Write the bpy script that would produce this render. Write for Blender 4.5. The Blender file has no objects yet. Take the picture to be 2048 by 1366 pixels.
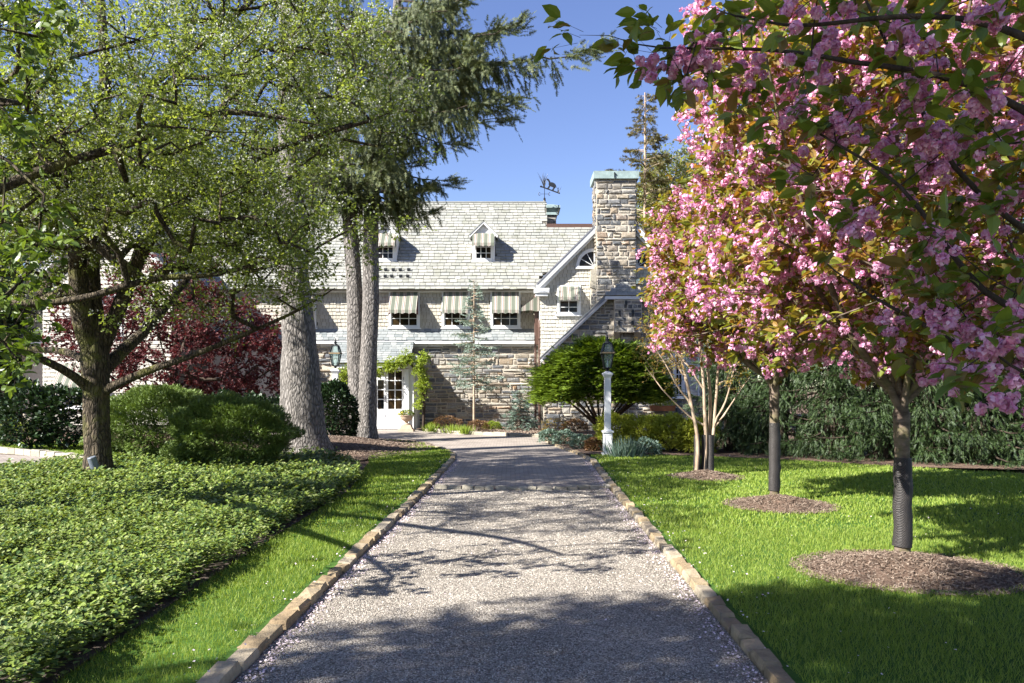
import bpy, bmesh, math
import numpy as np
from mathutils import Vector
C = bpy.context.scene.collection
SC = bpy.context.scene
# ------------------------------------------------------------------ camera, sky, sun
F = 1593.0; CX = 1024.0; HY = 780.0; EYE = 1.6
cam = bpy.data.objects.new('camera', bpy.data.cameras.new('camera')); C.objects.link(cam)
cam.location = (0, 0, EYE); cam.rotation_euler = (math.pi/2, 0, 0)
cam.data.sensor_width = 36; cam.data.lens = 36*F/2048
cam.data.shift_y = (HY-683)/2048; cam.data.clip_end = 2000; cam.data.clip_start = .05
SC.camera = cam
SUN = np.array([1.7, 1.0, -1.45]); SUN /= np.linalg.norm(SUN)
w = bpy.data.worlds.new('World'); SC.world = w; w.use_nodes = True
nt = w.node_tree; sky = nt.nodes.new('ShaderNodeTexSky'); sky.sky_type = 'NISHITA'
sky.sun_disc = False; sky.sun_elevation = math.asin(-SUN[2]); sky.sun_rotation = math.atan2(-SUN[0], -SUN[1]) % (2*math.pi)
sky.altitude = 0; sky.air_density = 1.0; sky.dust_density = 0.15; sky.ozone_density = 3.0
hs = nt.nodes.new('ShaderNodeHueSaturation'); hs.inputs['Saturation'].default_value = 1.05; hs.inputs['Hue'].default_value = .518; nt.links.new(sky.outputs[0], hs.inputs['Color'])
nt.links.new(hs.outputs[0], nt.nodes['Background'].inputs[0]); nt.nodes['Background'].inputs[1].default_value = 0.064
sl = bpy.data.lights.new('sun', 'SUN'); sl.energy = 5.0; sl.angle = math.radians(.5); sl.color = (1, .965, .91)
so = bpy.data.objects.new('sun', sl); C.objects.link(so)
so.rotation_euler = Vector(SUN).to_track_quat('-Z', 'Y').to_euler(); so.location = (-20, -10, 30)
SC.view_settings.view_transform = 'Standard'; SC.view_settings.look = 'None'; SC.view_settings.exposure = 1.72
# ------------------------------------------------------------------ helpers
def at(px, py, Y): return np.array([(px-CX)/F*Y, Y, EYE-(py-HY)/F*Y])
def G(px, py, z=0.0):
    Y = (EYE-z)*F/(py-HY); return np.array([(px-CX)/F*Y, Y])
def R_(s): return np.random.default_rng(s)
def nrm(v):
    v = np.asarray(v, float); return v/np.maximum(np.linalg.norm(v, axis=-1, keepdims=True), 1e-9)
ORG = {}
def thing(name, label, cat, loc, group=None):
    o = bpy.data.objects.new(name, None); C.objects.link(o); o.location = loc; o.empty_display_size = .2
    ORG[o.name] = np.array(loc, float); o['label'] = label; o['category'] = cat
    if group: o['group'] = group
    return o
def tag(o, label, cat, group=None):
    o['label'] = label; o['category'] = cat
    if group: o['group'] = group
    return o
def raw(name, V, faces_flat, totals, m, parent=None, smooth=False, org=None, kind=None, label=None):
    V = np.asarray(V, float).reshape(-1, 3)
    if parent is not None: og = ORG[parent.name]
    else: og = np.array(org if org is not None else (0, 0, 0), float)
    me = bpy.data.meshes.new(name); me.vertices.add(len(V)); me.vertices.foreach_set('co', (V-og).astype(np.float32).ravel())
    faces_flat = np.asarray(faces_flat, np.int32); totals = np.asarray(totals, np.int32)
    me.loops.add(len(faces_flat)); me.loops.foreach_set('vertex_index', faces_flat)
    me.polygons.add(len(totals)); st = np.zeros(len(totals), np.int32); st[1:] = np.cumsum(totals)[:-1]
    me.polygons.foreach_set('loop_start', st); me.polygons.foreach_set('loop_total', totals)
    me.update(calc_edges=True)
    me.polygons.foreach_set('use_smooth', np.full(len(totals), smooth))
    me.materials.append(m)
    o = bpy.data.objects.new(name, me); C.objects.link(o)
    if parent is not None: o.parent = parent
    else: o.location = og
    ORG[o.name] = og
    if kind: o['kind'] = kind
    if label: o['label'] = label
    return o
class MB:
    def __init__(s): s.v = []; s.f = []; s.n = 0
    def add(s, V, Fs):
        V = np.asarray(V, float); s.v.append(V); 
        for f in Fs: s.f.append([i+s.n for i in f])
        s.n += len(V)
    def box(s, x0, x1, y0, y1, z0, z1):
        V = [(x, y, z) for z in (z0, z1) for y in (y0, y1) for x in (x0, x1)]
        s.add(V, [(0,2,3,1),(4,5,7,6),(0,1,5,4),(2,6,7,3),(0,4,6,2),(1,3,7,5)])
    def hexa(s, V):  # bottom 4 ccw, top 4 ccw
        s.add(V, [(3,2,1,0),(4,5,6,7),(0,1,5,4),(1,2,6,5),(2,3,7,6),(3,0,4,7)])
    def tbox(s, cx, cy, z0, z1, w0, w1, d0=None, d1=None):  # tapered box
        d0 = d0 or w0; d1 = d1 or w1
        s.hexa([(cx-w0,cy-d0,z0),(cx+w0,cy-d0,z0),(cx+w0,cy+d0,z0),(cx-w0,cy+d0,z0),(cx-w1,cy-d1,z1),(cx+w1,cy-d1,z1),(cx+w1,cy+d1,z1),(cx-w1,cy+d1,z1)])
    def prism(s, P, y0, y1):  # polygon in XZ extruded in Y
        n = len(P); V = [(x, y0, z) for x, z in P]+[(x, y1, z) for x, z in P]
        s.add(V, [tuple(range(n)), tuple(range(2*n-1, n-1, -1))]+[(i, i+n, (i+1) % n+n, (i+1) % n) for i in range(n)])
    def prismv(s, P, z0, z1):  # polygon in XY extruded in Z
        n = len(P); V = [(x, y, z0) for x, y in P]+[(x, y, z1) for x, y in P]
        s.add(V, [tuple(range(n-1, -1, -1)), tuple(range(n, 2*n))]+[(i, (i+1) % n, (i+1) % n+n, i+n) for i in range(n)])
    def bar(s, a, b, wd, ht=None):
        a = np.array(a, float); b = np.array(b, float); d = nrm(b-a); ht = ht or wd
        up = np.array([0, 0, 1.]) if abs(d[2]) < .95 else np.array([0, 1., 0])
        x = nrm(np.cross(d, up)); y = np.cross(x, d)
        V = [p+sx*x*wd/2+sy*y*ht/2 for p in (a, b) for sx, sy in ((-1,-1),(1,-1),(1,1),(-1,1))]
        s.hexa(V)
    def tube(s, P, Rr, n=8, cap=True):
        V, Fl = tube_geo(np.asarray(P, float), np.asarray(Rr, float), n)
        if cap: Fl = Fl+[tuple(range(n))[::-1], tuple(range(len(V)-n, len(V)))]
        s.add(V, Fl)
    def lathe(s, cx, cy, prof, n=16):
        V = []; 
        for r, z in prof:
            for k in range(n): a = 2*math.pi*k/n; V.append((cx+r*math.cos(a), cy+r*math.sin(a), z))
        Fl = [(i*n+k, i*n+(k+1) % n, (i+1)*n+(k+1) % n, (i+1)*n+k) for i in range(len(prof)-1) for k in range(n)]
        Fl += [tuple(range(n))[::-1], tuple(range(len(V)-n, len(V)))]
        s.add(V, Fl)
    def build(s, name, m, parent=None, **k):
        V = np.concatenate(s.v); fl = [i for f in s.f for i in f]; t = [len(f) for f in s.f]
        return raw(name, V, fl, t, m, parent, **k)
def tube_geo(P, Rr, n):
    K = len(P); T = np.gradient(P, axis=0); T = nrm(T)
    ref = np.array([.31, .17, .93]); x = nrm(np.cross(T, ref)); y = np.cross(T, x)
    a = 2*np.pi*np.arange(n)/n
    V = P[:, None]+Rr[:, None, None]*(np.cos(a)[None, :, None]*x[:, None]+np.sin(a)[None, :, None]*y[:, None])
    Fl = [(i*n+k, i*n+(k+1) % n, (i+1)*n+(k+1) % n, (i+1)*n+k) for i in range(K-1) for k in range(n)]
    return V.reshape(-1, 3), Fl
def scatter_geo(tv, tf, pos, fwd, nor, size):
    """vectorised copies of template; tv (k,3), tf list of faces; size (N,) or (N,3)"""
    tv = np.asarray(tv, float); N = len(pos); k = len(tv)
    fwd = nrm(fwd); side = nrm(np.cross(fwd, nor)); up = np.cross(side, fwd)
    size = np.asarray(size, float)
    if size.ndim == 1: size = np.repeat(size[:, None], 3, 1)
    V = pos[:, None]+(tv[None, :, 0, None]*size[:, None, 0:1])*side[:, None]+(tv[None, :, 1, None]*size[:, None, 1:2])*fwd[:, None]+(tv[None, :, 2, None]*size[:, None, 2:3])*up[:, None]
    ff = np.array([i for f in tf for i in f], np.int64); tt = np.array([len(f) for f in tf])
    FF = (ff[None]+(np.arange(N)*k)[:, None]).ravel(); TT = np.tile(tt, N)
    return V.reshape(-1, 3), FF, TT
class Acc:
    def __init__(s): s.V = []; s.Fx = []; s.T = []; s.n = 0
    def add(s, V, Fx, T): s.V.append(V); s.Fx.append(np.asarray(Fx)+s.n); s.T.append(np.asarray(T)); s.n += len(V)
    def sc(s, tmpl, pos, fwd, nor, size):
        if len(pos): s.add(*scatter_geo(tmpl[0], tmpl[1], np.asarray(pos), np.asarray(fwd), np.asarray(nor), size))
    def build(s, name, m, parent=None, **k):
        return raw(name, np.concatenate(s.V), np.concatenate(s.Fx), np.concatenate(s.T), m, parent, **k)
# ------------------------------------------------------------------ leaf / sprig templates (side x, along y, normal z)
LEAF = ([(0,0,0),(.3,.45,.08),(0,1,-.06),(-.3,.45,.08)], [(0,1,2),(0,2,3)])
BIGLEAF = ([(0,0,0),(.2,.18,.05),(.29,.45,.07),(.2,.75,.02),(0,1.05,-.14),(-.2,.75,.02),(-.29,.45,.07),(-.2,.18,.05),(0,.4,0),(0,.75,-.03)],
           [(0,1,2,8),(0,8,6,7),(8,2,3,9),(8,9,5,6),(9,3,4),(9,4,5)])
TWIG = ([(.5,0,-.3),(-.5,0,-.3),(0,0,.6),(.2,1,-.1),(-.2,1,-.1),(0,1,.2)], [(0,1,4,3),(1,2,5,4),(2,0,3,5)])
_r = R_(5)
def frond(npair, spread, wd, seed, curl=.0):
    r = R_(seed); V = []; Fs = []
    for i in range(npair):
        y = (i+.3)/npair*.9
        for sgn in (-1, 1):
            a = spread*(1-.35*y); L = .34*(1-.6*y)*r.uniform(.8, 1.15)
            b = len(V); zz = r.uniform(-.35, .35)
            V += [(0, y-wd, 0), (0, y+wd, 0), (sgn*L*math.sin(a), y+L*math.cos(a), L*zz-curl*y)]
            Fs.append((b, b+1, b+2))
    b = len(V); V += [(wd*.6, 0, 0), (-wd*.6, 0, 0), (0, 1, -curl)]; Fs.append((b, b+1, b+2))
    return (V, Fs)
SPRUCE = frond(9, 1.0, .05, 3)
THREAD = frond(6, .55, .065, 4)
YEW = frond(5, .95, .10, 7)
def pompom(n, seed, ptl=.75):
    r = R_(seed); V = []; Fs = []
    for i in range(n):
        d = nrm(r.normal(size=3)); 
        t = nrm(np.cross(d, r.normal(size=3))); q = np.cross(d, t); c = d*r.uniform(.25, .62)
        b = len(V); V += [tuple(c-t*ptl*.28-q*.18), tuple(c+t*ptl*.28-q*.18), tuple(c+t*ptl*.42+q*.4+d*.2), tuple(c-t*ptl*.42+q*.4+d*.2)]
        Fs.append((b, b+1, b+2, b+3))
    return (V, Fs)
POM = [pompom(8, 11), pompom(9, 12)]
BIGPOM = [pompom(42, 13, .6), pompom(46, 14, .6), pompom(40, 15, .62)]
STAR = ([(0,0,0)]+[(math.cos(a)*.5*(1 if i % 2 == 0 else .55), math.sin(a)*.5*(1 if i % 2 == 0 else .55), .12) for i, a in enumerate(np.arange(10)*math.pi/5)],
        [(0, 1+i, 1+(i+1) % 10) for i in range(10)])
# ------------------------------------------------------------------ materials
def newmat(name):
    m = bpy.data.materials.new(name); m.use_nodes = True; t = m.node_tree; b = t.nodes['Principled BSDF']
    return m, t, b
def N(t, typ, **k):
    n = t.nodes.new(typ)
    for a, v in k.items(): setattr(n, a, v)
    return n
def ramp(t, fac, stops, interp='LINEAR'):
    r = N(t, 'ShaderNodeValToRGB'); r.color_ramp.interpolation = interp; e = r.color_ramp.elements
    while len(e) < len(stops): e.new(.5)
    for i, (p, c) in enumerate(stops): e[i].position = p; e[i].color = (*c, 1)
    t.links.new(fac, r.inputs[0]); return r.outputs[0]
def noise(t, scale, detail=4, rough=.55, vec=None, sc=None):
    n = N(t, 'ShaderNodeTexNoise'); n.inputs['Scale'].default_value = scale; n.inputs['Detail'].default_value = detail; n.inputs['Roughness'].default_value = rough
    if vec is None:
        tc = N(t, 'ShaderNodeTexCoord'); vec = tc.outputs['Object']
    if sc is not None:
        mp = N(t, 'ShaderNodeMapping'); mp.inputs['Scale'].default_value = sc; t.links.new(vec, mp.inputs[0]); vec = mp.outputs[0]
    t.links.new(vec, n.inputs['Vector']); return n.outputs['Fac']
def mixc(t, fac, a, b, mode='MIX'):
    m = N(t, 'ShaderNodeMix', data_type='RGBA', blend_type=mode)
    if isinstance(fac, (int, float)): m.inputs[0].default_value = fac
    else: t.links.new(fac, m.inputs[0])
    for i, x in ((6, a), (7, b)):
        if isinstance(x, tuple): m.inputs[i].default_value = (*x, 1)
        else: t.links.new(x, m.inputs[i])
    return m.outputs[2]
def bump(t, b, h, strength, dist=.02):
    n = N(t, 'ShaderNodeBump'); n.inputs['Strength'].default_value = strength; n.inputs['Distance'].default_value = dist
    t.links.new(h, n.inputs['Height']); t.links.new(n.outputs[0], b.inputs['Normal'])
def m_leaf(name, cols, trans=.35, rough=.5, tint=(1.3, 1.25, .5), spec=.4):
    m, t, b = newmat(name); g = N(t, 'ShaderNodeNewGeometry')
    n = len(cols); c = ramp(t, g.outputs['Random Per Island'], [(i/max(n-1, 1), x) for i, x in enumerate(cols)])
    t.links.new(c, b.inputs['Base Color']); b.inputs['Roughness'].default_value = rough; b.inputs['Specular IOR Level'].default_value = spec
    tr = N(t, 'ShaderNodeBsdfTranslucent'); c2 = mixc(t, 1.0, c, tint, 'MULTIPLY'); t.links.new(c2, tr.inputs[0])
    mx = N(t, 'ShaderNodeMixShader'); mx.inputs[0].default_value = trans
    t.links.new(b.outputs[0], mx.inputs[1]); t.links.new(tr.outputs[0], mx.inputs[2]); t.links.new(mx.outputs[0], t.nodes['Material Output'].inputs[0])
    return m
def m_plain(name, col, rough=.6, var=.15, scale=6, metal=0, bmp=0, bs=40, spec=.5):
    m, t, b = newmat(name); f = noise(t, scale)
    c = mixc(t, f, tuple(x*(1-var) for x in col), tuple(min(1, x*(1+var)) for x in col)); t.links.new(c, b.inputs['Base Color'])
    b.inputs['Roughness'].default_value = rough; b.inputs['Metallic'].default_value = metal; b.inputs['Specular IOR Level'].default_value = spec
    if bmp: bump(t, b, noise(t, bs), bmp)
    return m
def m_island(name, stops, rough=.75, nscale=9, nvar=.5, stain=None, bmp=.4, bs=30, interp='LINEAR'):
    m, t, b = newmat(name); g = N(t, 'ShaderNodeNewGeometry')
    c = ramp(t, g.outputs['Random Per Island'], stops, interp)
    f = noise(t, nscale, 6, .65); k = ramp(t, f, [(.3, (1-nvar,)*3), (.7, (1+nvar*.35,)*3)]); c = mixc(t, 1.0, c, k, 'MULTIPLY')
    if stain:
        f2 = noise(t, stain[1], 5, .6); f2 = ramp(t, f2, [(stain[2], (0,)*3), (stain[3], (1,)*3)]); c = mixc(t, f2, c, stain[0])
    t.links.new(c, b.inputs['Base Color']); b.inputs['Roughness'].default_value = rough
    bump(t, b, noise(t, bs, 6, .7), bmp, .02); return m
def m_bark(name, c0, c1, moss=None, vs=(9, 9, 1.6), bmp=1.0, dist=.03, scale=1.0, vor=0):
    m, t, b = newmat(name); f = noise(t, 3*scale, 8, .7, sc=vs)
    c = ramp(t, f, [(.35, c0), (.62, c1)])
    if vor:
        v = N(t, 'ShaderNodeTexVoronoi', feature='DISTANCE_TO_EDGE'); v.inputs['Scale'].default_value = vor
        tc = N(t, 'ShaderNodeTexCoord'); mp = N(t, 'ShaderNodeMapping'); mp.inputs['Scale'].default_value = (1, 1, .33)
        t.links.new(tc.outputs['Object'], mp.inputs[0])
        nn = N(t, 'ShaderNodeTexNoise'); nn.inputs['Scale'].default_value = 7; t.links.new(mp.outputs[0], nn.inputs['Vector'])
        vv = mixc(t, .12, mp.outputs[0], nn.outputs['Color'], 'ADD'); t.links.new(vv, v.inputs['Vector'])
        e = ramp(t, v.outputs['Distance'], [(0, (.35,)*3), (.25, (1,)*3)]); c = mixc(t, 1.0, c, e, 'MULTIPLY')
        f = mixc(t, 1.0, e, ramp(t, f, [(.2, (.4,)*3), (.8, (1,)*3)]), 'MULTIPLY')
    if moss:
        f2 = noise(t, 2.2, 5, .65); k = ramp(t, f2, [(.5, (0,)*3), (.66, (1,)*3)]); c = mixc(t, k, c, moss)
    t.links.new(c, b.inputs['Base Color']); b.inputs['Roughness'].default_value = .9; b.inputs['Specular IOR Level'].default_value = .2
    bump(t, b, f, bmp, dist); return m
MAT = {}
MAT['white'] = m_plain('white_paint', (.68, .68, .67), .45, .05, 3)
MAT['soil'] = m_plain('dark_soil', (.05, .035, .025), .95, .4, 20, bmp=.6)
MAT['slate'] = m_island('roof_slate', [(0, (.23,.23,.195)), (.3, (.29,.285,.25)), (.6, (.26,.265,.24)), (.85, (.33,.32,.28)), (1, (.37,.36,.31))], .7, 3, .22, ((.17,.175,.12), 2.3, .56, .8), .3)
MAT['blueslate'] = m_island('blue_grey_slate', [(0, (.17,.19,.19)), (.5, (.24,.255,.25)), (1, (.31,.32,.30))], .6, 5, .2, None, .3)
MAT['shingle'] = m_island('cream_wall_shingle', [(0, (.38,.345,.275)), (.5, (.43,.395,.32)), (1, (.48,.44,.365))], .8, 12, .12, None, .25, 60)
MAT['shinglebright'] = m_island('pale_wall_shingle', [(0, (.44,.41,.345)), (1, (.53,.50,.43))], .8, 12, .1, None, .25, 60)
MAT['gap'] = m_plain('shingle_underlay', (.10, .09, .07), .9)
MAT['stone'] = m_island('field_stone', [(0, (.10,.105,.11)), (.16, (.15,.155,.16)), (.3, (.31,.26,.19)), (.42, (.19,.19,.19)), (.55, (.40,.35,.27)), (.66, (.15,.16,.175)), (.76, (.30,.23,.155)), (.84, (.46,.42,.34)), (.94, (.26,.25,.23)), (1, (.34,.21,.11))], .85, 14, .45, ((.45,.42,.35), 9, .58, .75), .8, 35)
MAT['mortar'] = m_plain('lime_mortar', (.52, .46, .37), .95, .2, 8, bmp=.8, bs=60)
MAT['copper'] = m_island('verdigris_copper', [(0, (.22,.30,.29)), (1, (.31,.39,.375))], .55, 5, .35, ((.16,.22,.20), 4, .6, .8), .1)
MAT['brownmetal'] = m_plain('brown_metal', (.085, .045, .032), .5, .2)
MAT['black'] = m_plain('black_iron', (.012, .013, .015), .4, .2)
MAT['lead'] = m_plain('grey_rake_metal', (.16, .16, .18), .4, .3, 5)
def m_glass_dark():
    m, t, b = newmat('dark_window_glass'); f = noise(t, 1.7, 3); c = ramp(t, f, [(.35, (.004,.005,.006)), (.62, (.035,.022,.010)), (.75, (.05,.045,.015))])  # brown and olive blotches put tree reflections into the pane colour
    t.links.new(c, b.inputs['Base Color']); b.inputs['Roughness'].default_value = .06; b.inputs['Specular IOR Level'].default_value = .18
    return m
MAT['glass'] = m_glass_dark()
def m_lglass():
    m, t, b = newmat('lantern_glass'); b.inputs['Base Color'].default_value = (.75,.85,.82,1); b.inputs['Roughness'].default_value = .05
    tr = N(t, 'ShaderNodeBsdfTransparent'); tr.inputs[0].default_value = (.72,.82,.80,1); mx = N(t, 'ShaderNodeMixShader'); mx.inputs[0].default_value = .86
    t.links.new(b.outputs[0], mx.inputs[1]); t.links.new(tr.outputs[0], mx.inputs[2]); t.links.new(mx.outputs[0], t.nodes['Material Output'].inputs[0]); return m
MAT['lglass'] = m_lglass()
def m_awning(axis='X'):
    m, t, b = newmat('striped_awning_canvas'); tc = N(t, 'ShaderNodeTexCoord'); s = N(t, 'ShaderNodeSeparateXYZ'); t.links.new(tc.outputs['Object'], s.inputs[0])
    a = N(t, 'ShaderNodeMath', operation='MULTIPLY'); t.links.new(s.outputs[axis], a.inputs[0]); a.inputs[1].default_value = 1/.29
    fr = N(t, 'ShaderNodeMath', operation='FRACT'); t.links.new(a.outputs[0], fr.inputs[0])
    gr = (.145,.16,.12); cr = (.50,.47,.40); rd = (.10,.035,.035)
    c = ramp(t, fr.outputs[0], [(0, gr), (.34, cr), (.42, rd), (.50, cr), (.64, rd), (.72, cr), (.80, gr)], 'CONSTANT')
    t.links.new(c, b.inputs['Base Color']); b.inputs['Roughness'].default_value = .9
    tr = N(t, 'ShaderNodeBsdfTranslucent'); t.links.new(c, tr.inputs[0]); mx = N(t, 'ShaderNodeMixShader'); mx.inputs[0].default_value = .2
    t.links.new(b.outputs[0], mx.inputs[1]); t.links.new(tr.outputs[0], mx.inputs[2]); t.links.new(mx.outputs[0], t.nodes['Material Output'].inputs[0]); return m
MAT['awn'] = m_awning('X'); MAT['awny'] = m_awning('Y')
def m_ground(name, cols, s1, s2, bmp=.5, bs=50, dist=.02):
    m, t, b = newmat(name); f = noise(t, s1, 8, .7); c = ramp(t, f, [(.3, cols[0]), (.5, cols[1]), (.7, cols[2])])
    f2 = noise(t, s2, 4); k = ramp(t, f2, [(.35, (.8,)*3), (.65, (1.12,)*3)]); c = mixc(t, 1.0, c, k, 'MULTIPLY')
    t.links.new(c, b.inputs['Base Color']); b.inputs['Roughness'].default_value = .95; b.inputs['Specular IOR Level'].default_value = .15
    bump(t, b, noise(t, bs, 6, .7), bmp, dist); return m
MAT['lawn'] = m_ground('lawn_soil', [(.035,.075,.012), (.05,.11,.018), (.075,.14,.025)], 30, .8)
MAT['mulch'] = m_ground('bark_mulch', [(.07,.045,.03), (.15,.10,.072), (.26,.19,.14)], 26, 1.2, 1.0, 60, .03)
def m_gravel():
    m, t, b = newmat('driveway_gravel'); tc = N(t, 'ShaderNodeTexCoord')
    v = N(t, 'ShaderNodeTexVoronoi'); v.inputs['Scale'].default_value = 82; t.links.new(tc.outputs['Object'], v.inputs['Vector'])
    s = N(t, 'ShaderNodeSeparateColor'); t.links.new(v.outputs['Color'], s.inputs[0])
    c = ramp(t, s.outputs[0], [(0, (.13,.11,.085)), (.35, (.27,.235,.19)), (.7, (.41,.365,.305)), (1, (.53,.475,.40))])
    e = ramp(t, v.outputs['Distance'], [(.35, (1,)*3), (.75, (.45,)*3)]); c = mixc(t, .7, c, e, 'MULTIPLY')
    f2 = noise(t, 1.1, 5); k = ramp(t, f2, [(.35, (.80,.79,.77)), (.65, (1.1,)*3)]); c = mixc(t, 1.0, c, k, 'MULTIPLY')
    t.links.new(c, b.inputs['Base Color']); b.inputs['Roughness'].default_value = .9
    bump(t, b, e, 1.0, .012); return m
MAT['gravel'] = m_gravel()
MAT['stones'] = m_island('gravel_stone', [(0, (.13,.11,.085)), (.4, (.31,.27,.22)), (.75, (.44,.39,.325)), (1, (.56,.505,.43))], .85, 60, .2, None, .2, 90)
def m_paver():
    m, t, b = newmat('granite_sett_paving'); tc = N(t, 'ShaderNodeTexCoord')
    br = N(t, 'ShaderNodeTexBrick'); br.inputs['Scale'].default_value = 1; br.inputs['Brick Width'].default_value = .17; br.inputs['Row Height'].default_value = .105
    br.inputs['Mortar Size'].default_value = .012; br.inputs['Color1'].default_value = (.25,.21,.175,1); br.inputs['Color2'].default_value = (.35,.30,.25,1); br.inputs['Mortar'].default_value = (.19,.16,.135,1)
    nn = N(t, 'ShaderNodeTexNoise'); nn.inputs['Scale'].default_value = 2.5; t.links.new(tc.outputs['Object'], nn.inputs['Vector'])
    vv = mixc(t, .05, tc.outputs['Object'], nn.outputs['Color'], 'ADD'); t.links.new(vv, br.inputs['Vector'])
    f2 = noise(t, .9, 5); k = ramp(t, f2, [(.35, (.85,)*3), (.65, (1.15,)*3)]); c = mixc(t, 1.0, br.outputs['Color'], k, 'MULTIPLY')
    t.links.new(c, b.inputs['Base Color']); b.inputs['Roughness'].default_value = .8; bump(t, b, br.outputs['Fac'], -.8, .012); return m
MAT['paver'] = m_paver()
MAT['kerb'] = m_island('sandstone_kerb', [(0, (.28,.20,.11)), (.4, (.38,.29,.17)), (.7, (.34,.29,.22)), (1, (.46,.37,.24))], .9, 12, .4, ((.16,.13,.09), 6, .55, .75), .8, 25)
MAT['palekerb'] = m_island('pale_stone_kerb', [(0, (.28,.25,.19)), (1, (.40,.36,.28))], .9, 12, .3, None, .8, 25)
MAT['pearbark'] = m_bark('pear_bark', (.030,.023,.017), (.19,.15,.10), (.13,.13,.035), (9, 9, 1.1), 1.0, .06, 1.0, vor=19)
MAT['sprucebark'] = m_bark('spruce_bark', (.13,.115,.10), (.36,.33,.30), None, (8, 8, 1.5), 1.0, .045, 1.3, vor=15)
MAT['cherrybark'] = m_bark('cherry_bark', (.07,.05,.038), (.19,.145,.11), (.14,.13,.05), (2, 2, 9), .6, .015)
MAT['tanbark'] = m_bark('peeling_tan_bark', (.22,.15,.10), (.46,.36,.26), None, (5, 5, 1.2), .5, .01)
MAT['darkbark'] = m_bark('dark_bark', (.025,.018,.013), (.07,.052,.038), None, (8, 8, 2), .8, .02)
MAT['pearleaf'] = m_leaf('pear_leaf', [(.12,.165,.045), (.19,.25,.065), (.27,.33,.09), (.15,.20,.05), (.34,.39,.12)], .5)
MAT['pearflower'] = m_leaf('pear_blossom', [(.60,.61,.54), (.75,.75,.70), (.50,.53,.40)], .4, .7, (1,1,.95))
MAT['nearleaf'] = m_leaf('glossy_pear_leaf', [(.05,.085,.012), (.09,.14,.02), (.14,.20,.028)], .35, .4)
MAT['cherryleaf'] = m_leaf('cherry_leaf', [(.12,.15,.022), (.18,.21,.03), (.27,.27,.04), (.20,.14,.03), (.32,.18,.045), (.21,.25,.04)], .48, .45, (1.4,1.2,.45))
MAT['cherryleafnear'] = m_leaf('cherry_leaf_shaded', [(.08,.125,.02), (.13,.19,.028), (.20,.26,.036), (.11,.15,.024), (.20,.12,.04)], .42, .4, (1.4,1.25,.4))  # darker copy of the cherry leaf, shade of the near boughs in its colours
MAT['blossom'] = m_leaf('pink_blossom', [(.66,.24,.44), (.78,.40,.58), (.88,.66,.78), (.70,.30,.50), (.84,.54,.70)], .4, .7, (1.05,.85,.95), .1)
MAT['maple'] = m_leaf('red_maple_leaf', [(.06,.014,.016), (.10,.022,.025), (.14,.035,.035), (.07,.025,.018)], .3, .6, (1.3,.6,.6))
MAT['spruce'] = m_leaf('spruce_needle', [(.035,.058,.022), (.065,.09,.03), (.12,.135,.042), (.085,.095,.032)], .2, .6)
MAT['crypt'] = m_leaf('cedar_frond', [(.018,.038,.013), (.032,.062,.018), (.06,.095,.024), (.025,.042,.015)], .2, .55)
MAT['yew'] = m_leaf('yew_needle', [(.07,.11,.025), (.12,.185,.04), (.20,.28,.055), (.10,.14,.04)], .15, .55)
MAT['hinoki'] = m_leaf('dome_needle', [(.07,.12,.015), (.15,.23,.025), (.25,.33,.035)], .3, .5)
MAT['gold'] = m_leaf('golden_needle', [(.28,.31,.03), (.40,.41,.05), (.20,.25,.03)], .35, .6)
MAT['bluecedar'] = m_leaf('blue_needle', [(.16,.22,.19), (.24,.31,.26), (.30,.35,.27)], .12, .6)
MAT['bluelow'] = m_leaf('blue_green_leaf', [(.07,.12,.09), (.13,.19,.15), (.17,.22,.16)], .15, .6)
MAT['rhodo'] = m_leaf('dark_evergreen_leaf', [(.010,.024,.009), (.02,.042,.014), (.03,.06,.018)], .1, .4)
MAT['lime'] = m_leaf('lime_leaf', [(.22,.30,.03), (.32,.38,.05), (.16,.24,.03)], .4)
MAT['brownred'] = m_leaf('russet_leaf', [(.16,.075,.04), (.24,.13,.06), (.12,.09,.03)], .2)
MAT['yelloworange'] = m_leaf('amber_green_leaf', [(.30,.24,.04), (.36,.22,.06), (.20,.24,.04)], .35)
MAT['backleaf'] = m_leaf('spring_leaf', [(.20,.24,.06), (.28,.31,.08), (.15,.17,.07)], .4)
MAT['bronze'] = m_leaf('bronze_green_leaf', [(.08,.07,.025), (.12,.12,.03), (.16,.10,.04)], .25)
MAT['grass'] = m_leaf('grass_blade', [(.15,.22,.025), (.20,.28,.04), (.26,.34,.06), (.31,.36,.09)], .35, .5, (1.2,1.2,.4), .25)
MAT['pachy'] = m_leaf('groundcover_leaf', [(.02,.05,.016), (.06,.11,.03), (.15,.22,.04), (.26,.33,.06), (.09,.14,.05), (.17,.24,.04), (.34,.38,.15), (.05,.09,.03)], .25, .4, (1.3,1.2,.4))
MAT['petal'] = m_leaf('fallen_petal', [(.74,.58,.62), (.85,.74,.77), (.60,.48,.50)], .2, .8, (1,1,1))
MAT['chip'] = m_island('mulch_chip', [(0, (.07,.045,.03)), (.5, (.17,.12,.085)), (1, (.32,.25,.19))], .95, 40, .3, None, .2)
MAT['terracotta'] = m_plain('weathered_stone_urn', (.38,.28,.20), .85, .25, 12, bmp=.4)
MAT['orangebox'] = m_plain('terracotta_box', (.34,.13,.05), .8, .25, 12)
MAT['greyfix'] = m_plain('grey_fixture_metal', (.13,.15,.18), .45, .15)
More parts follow.
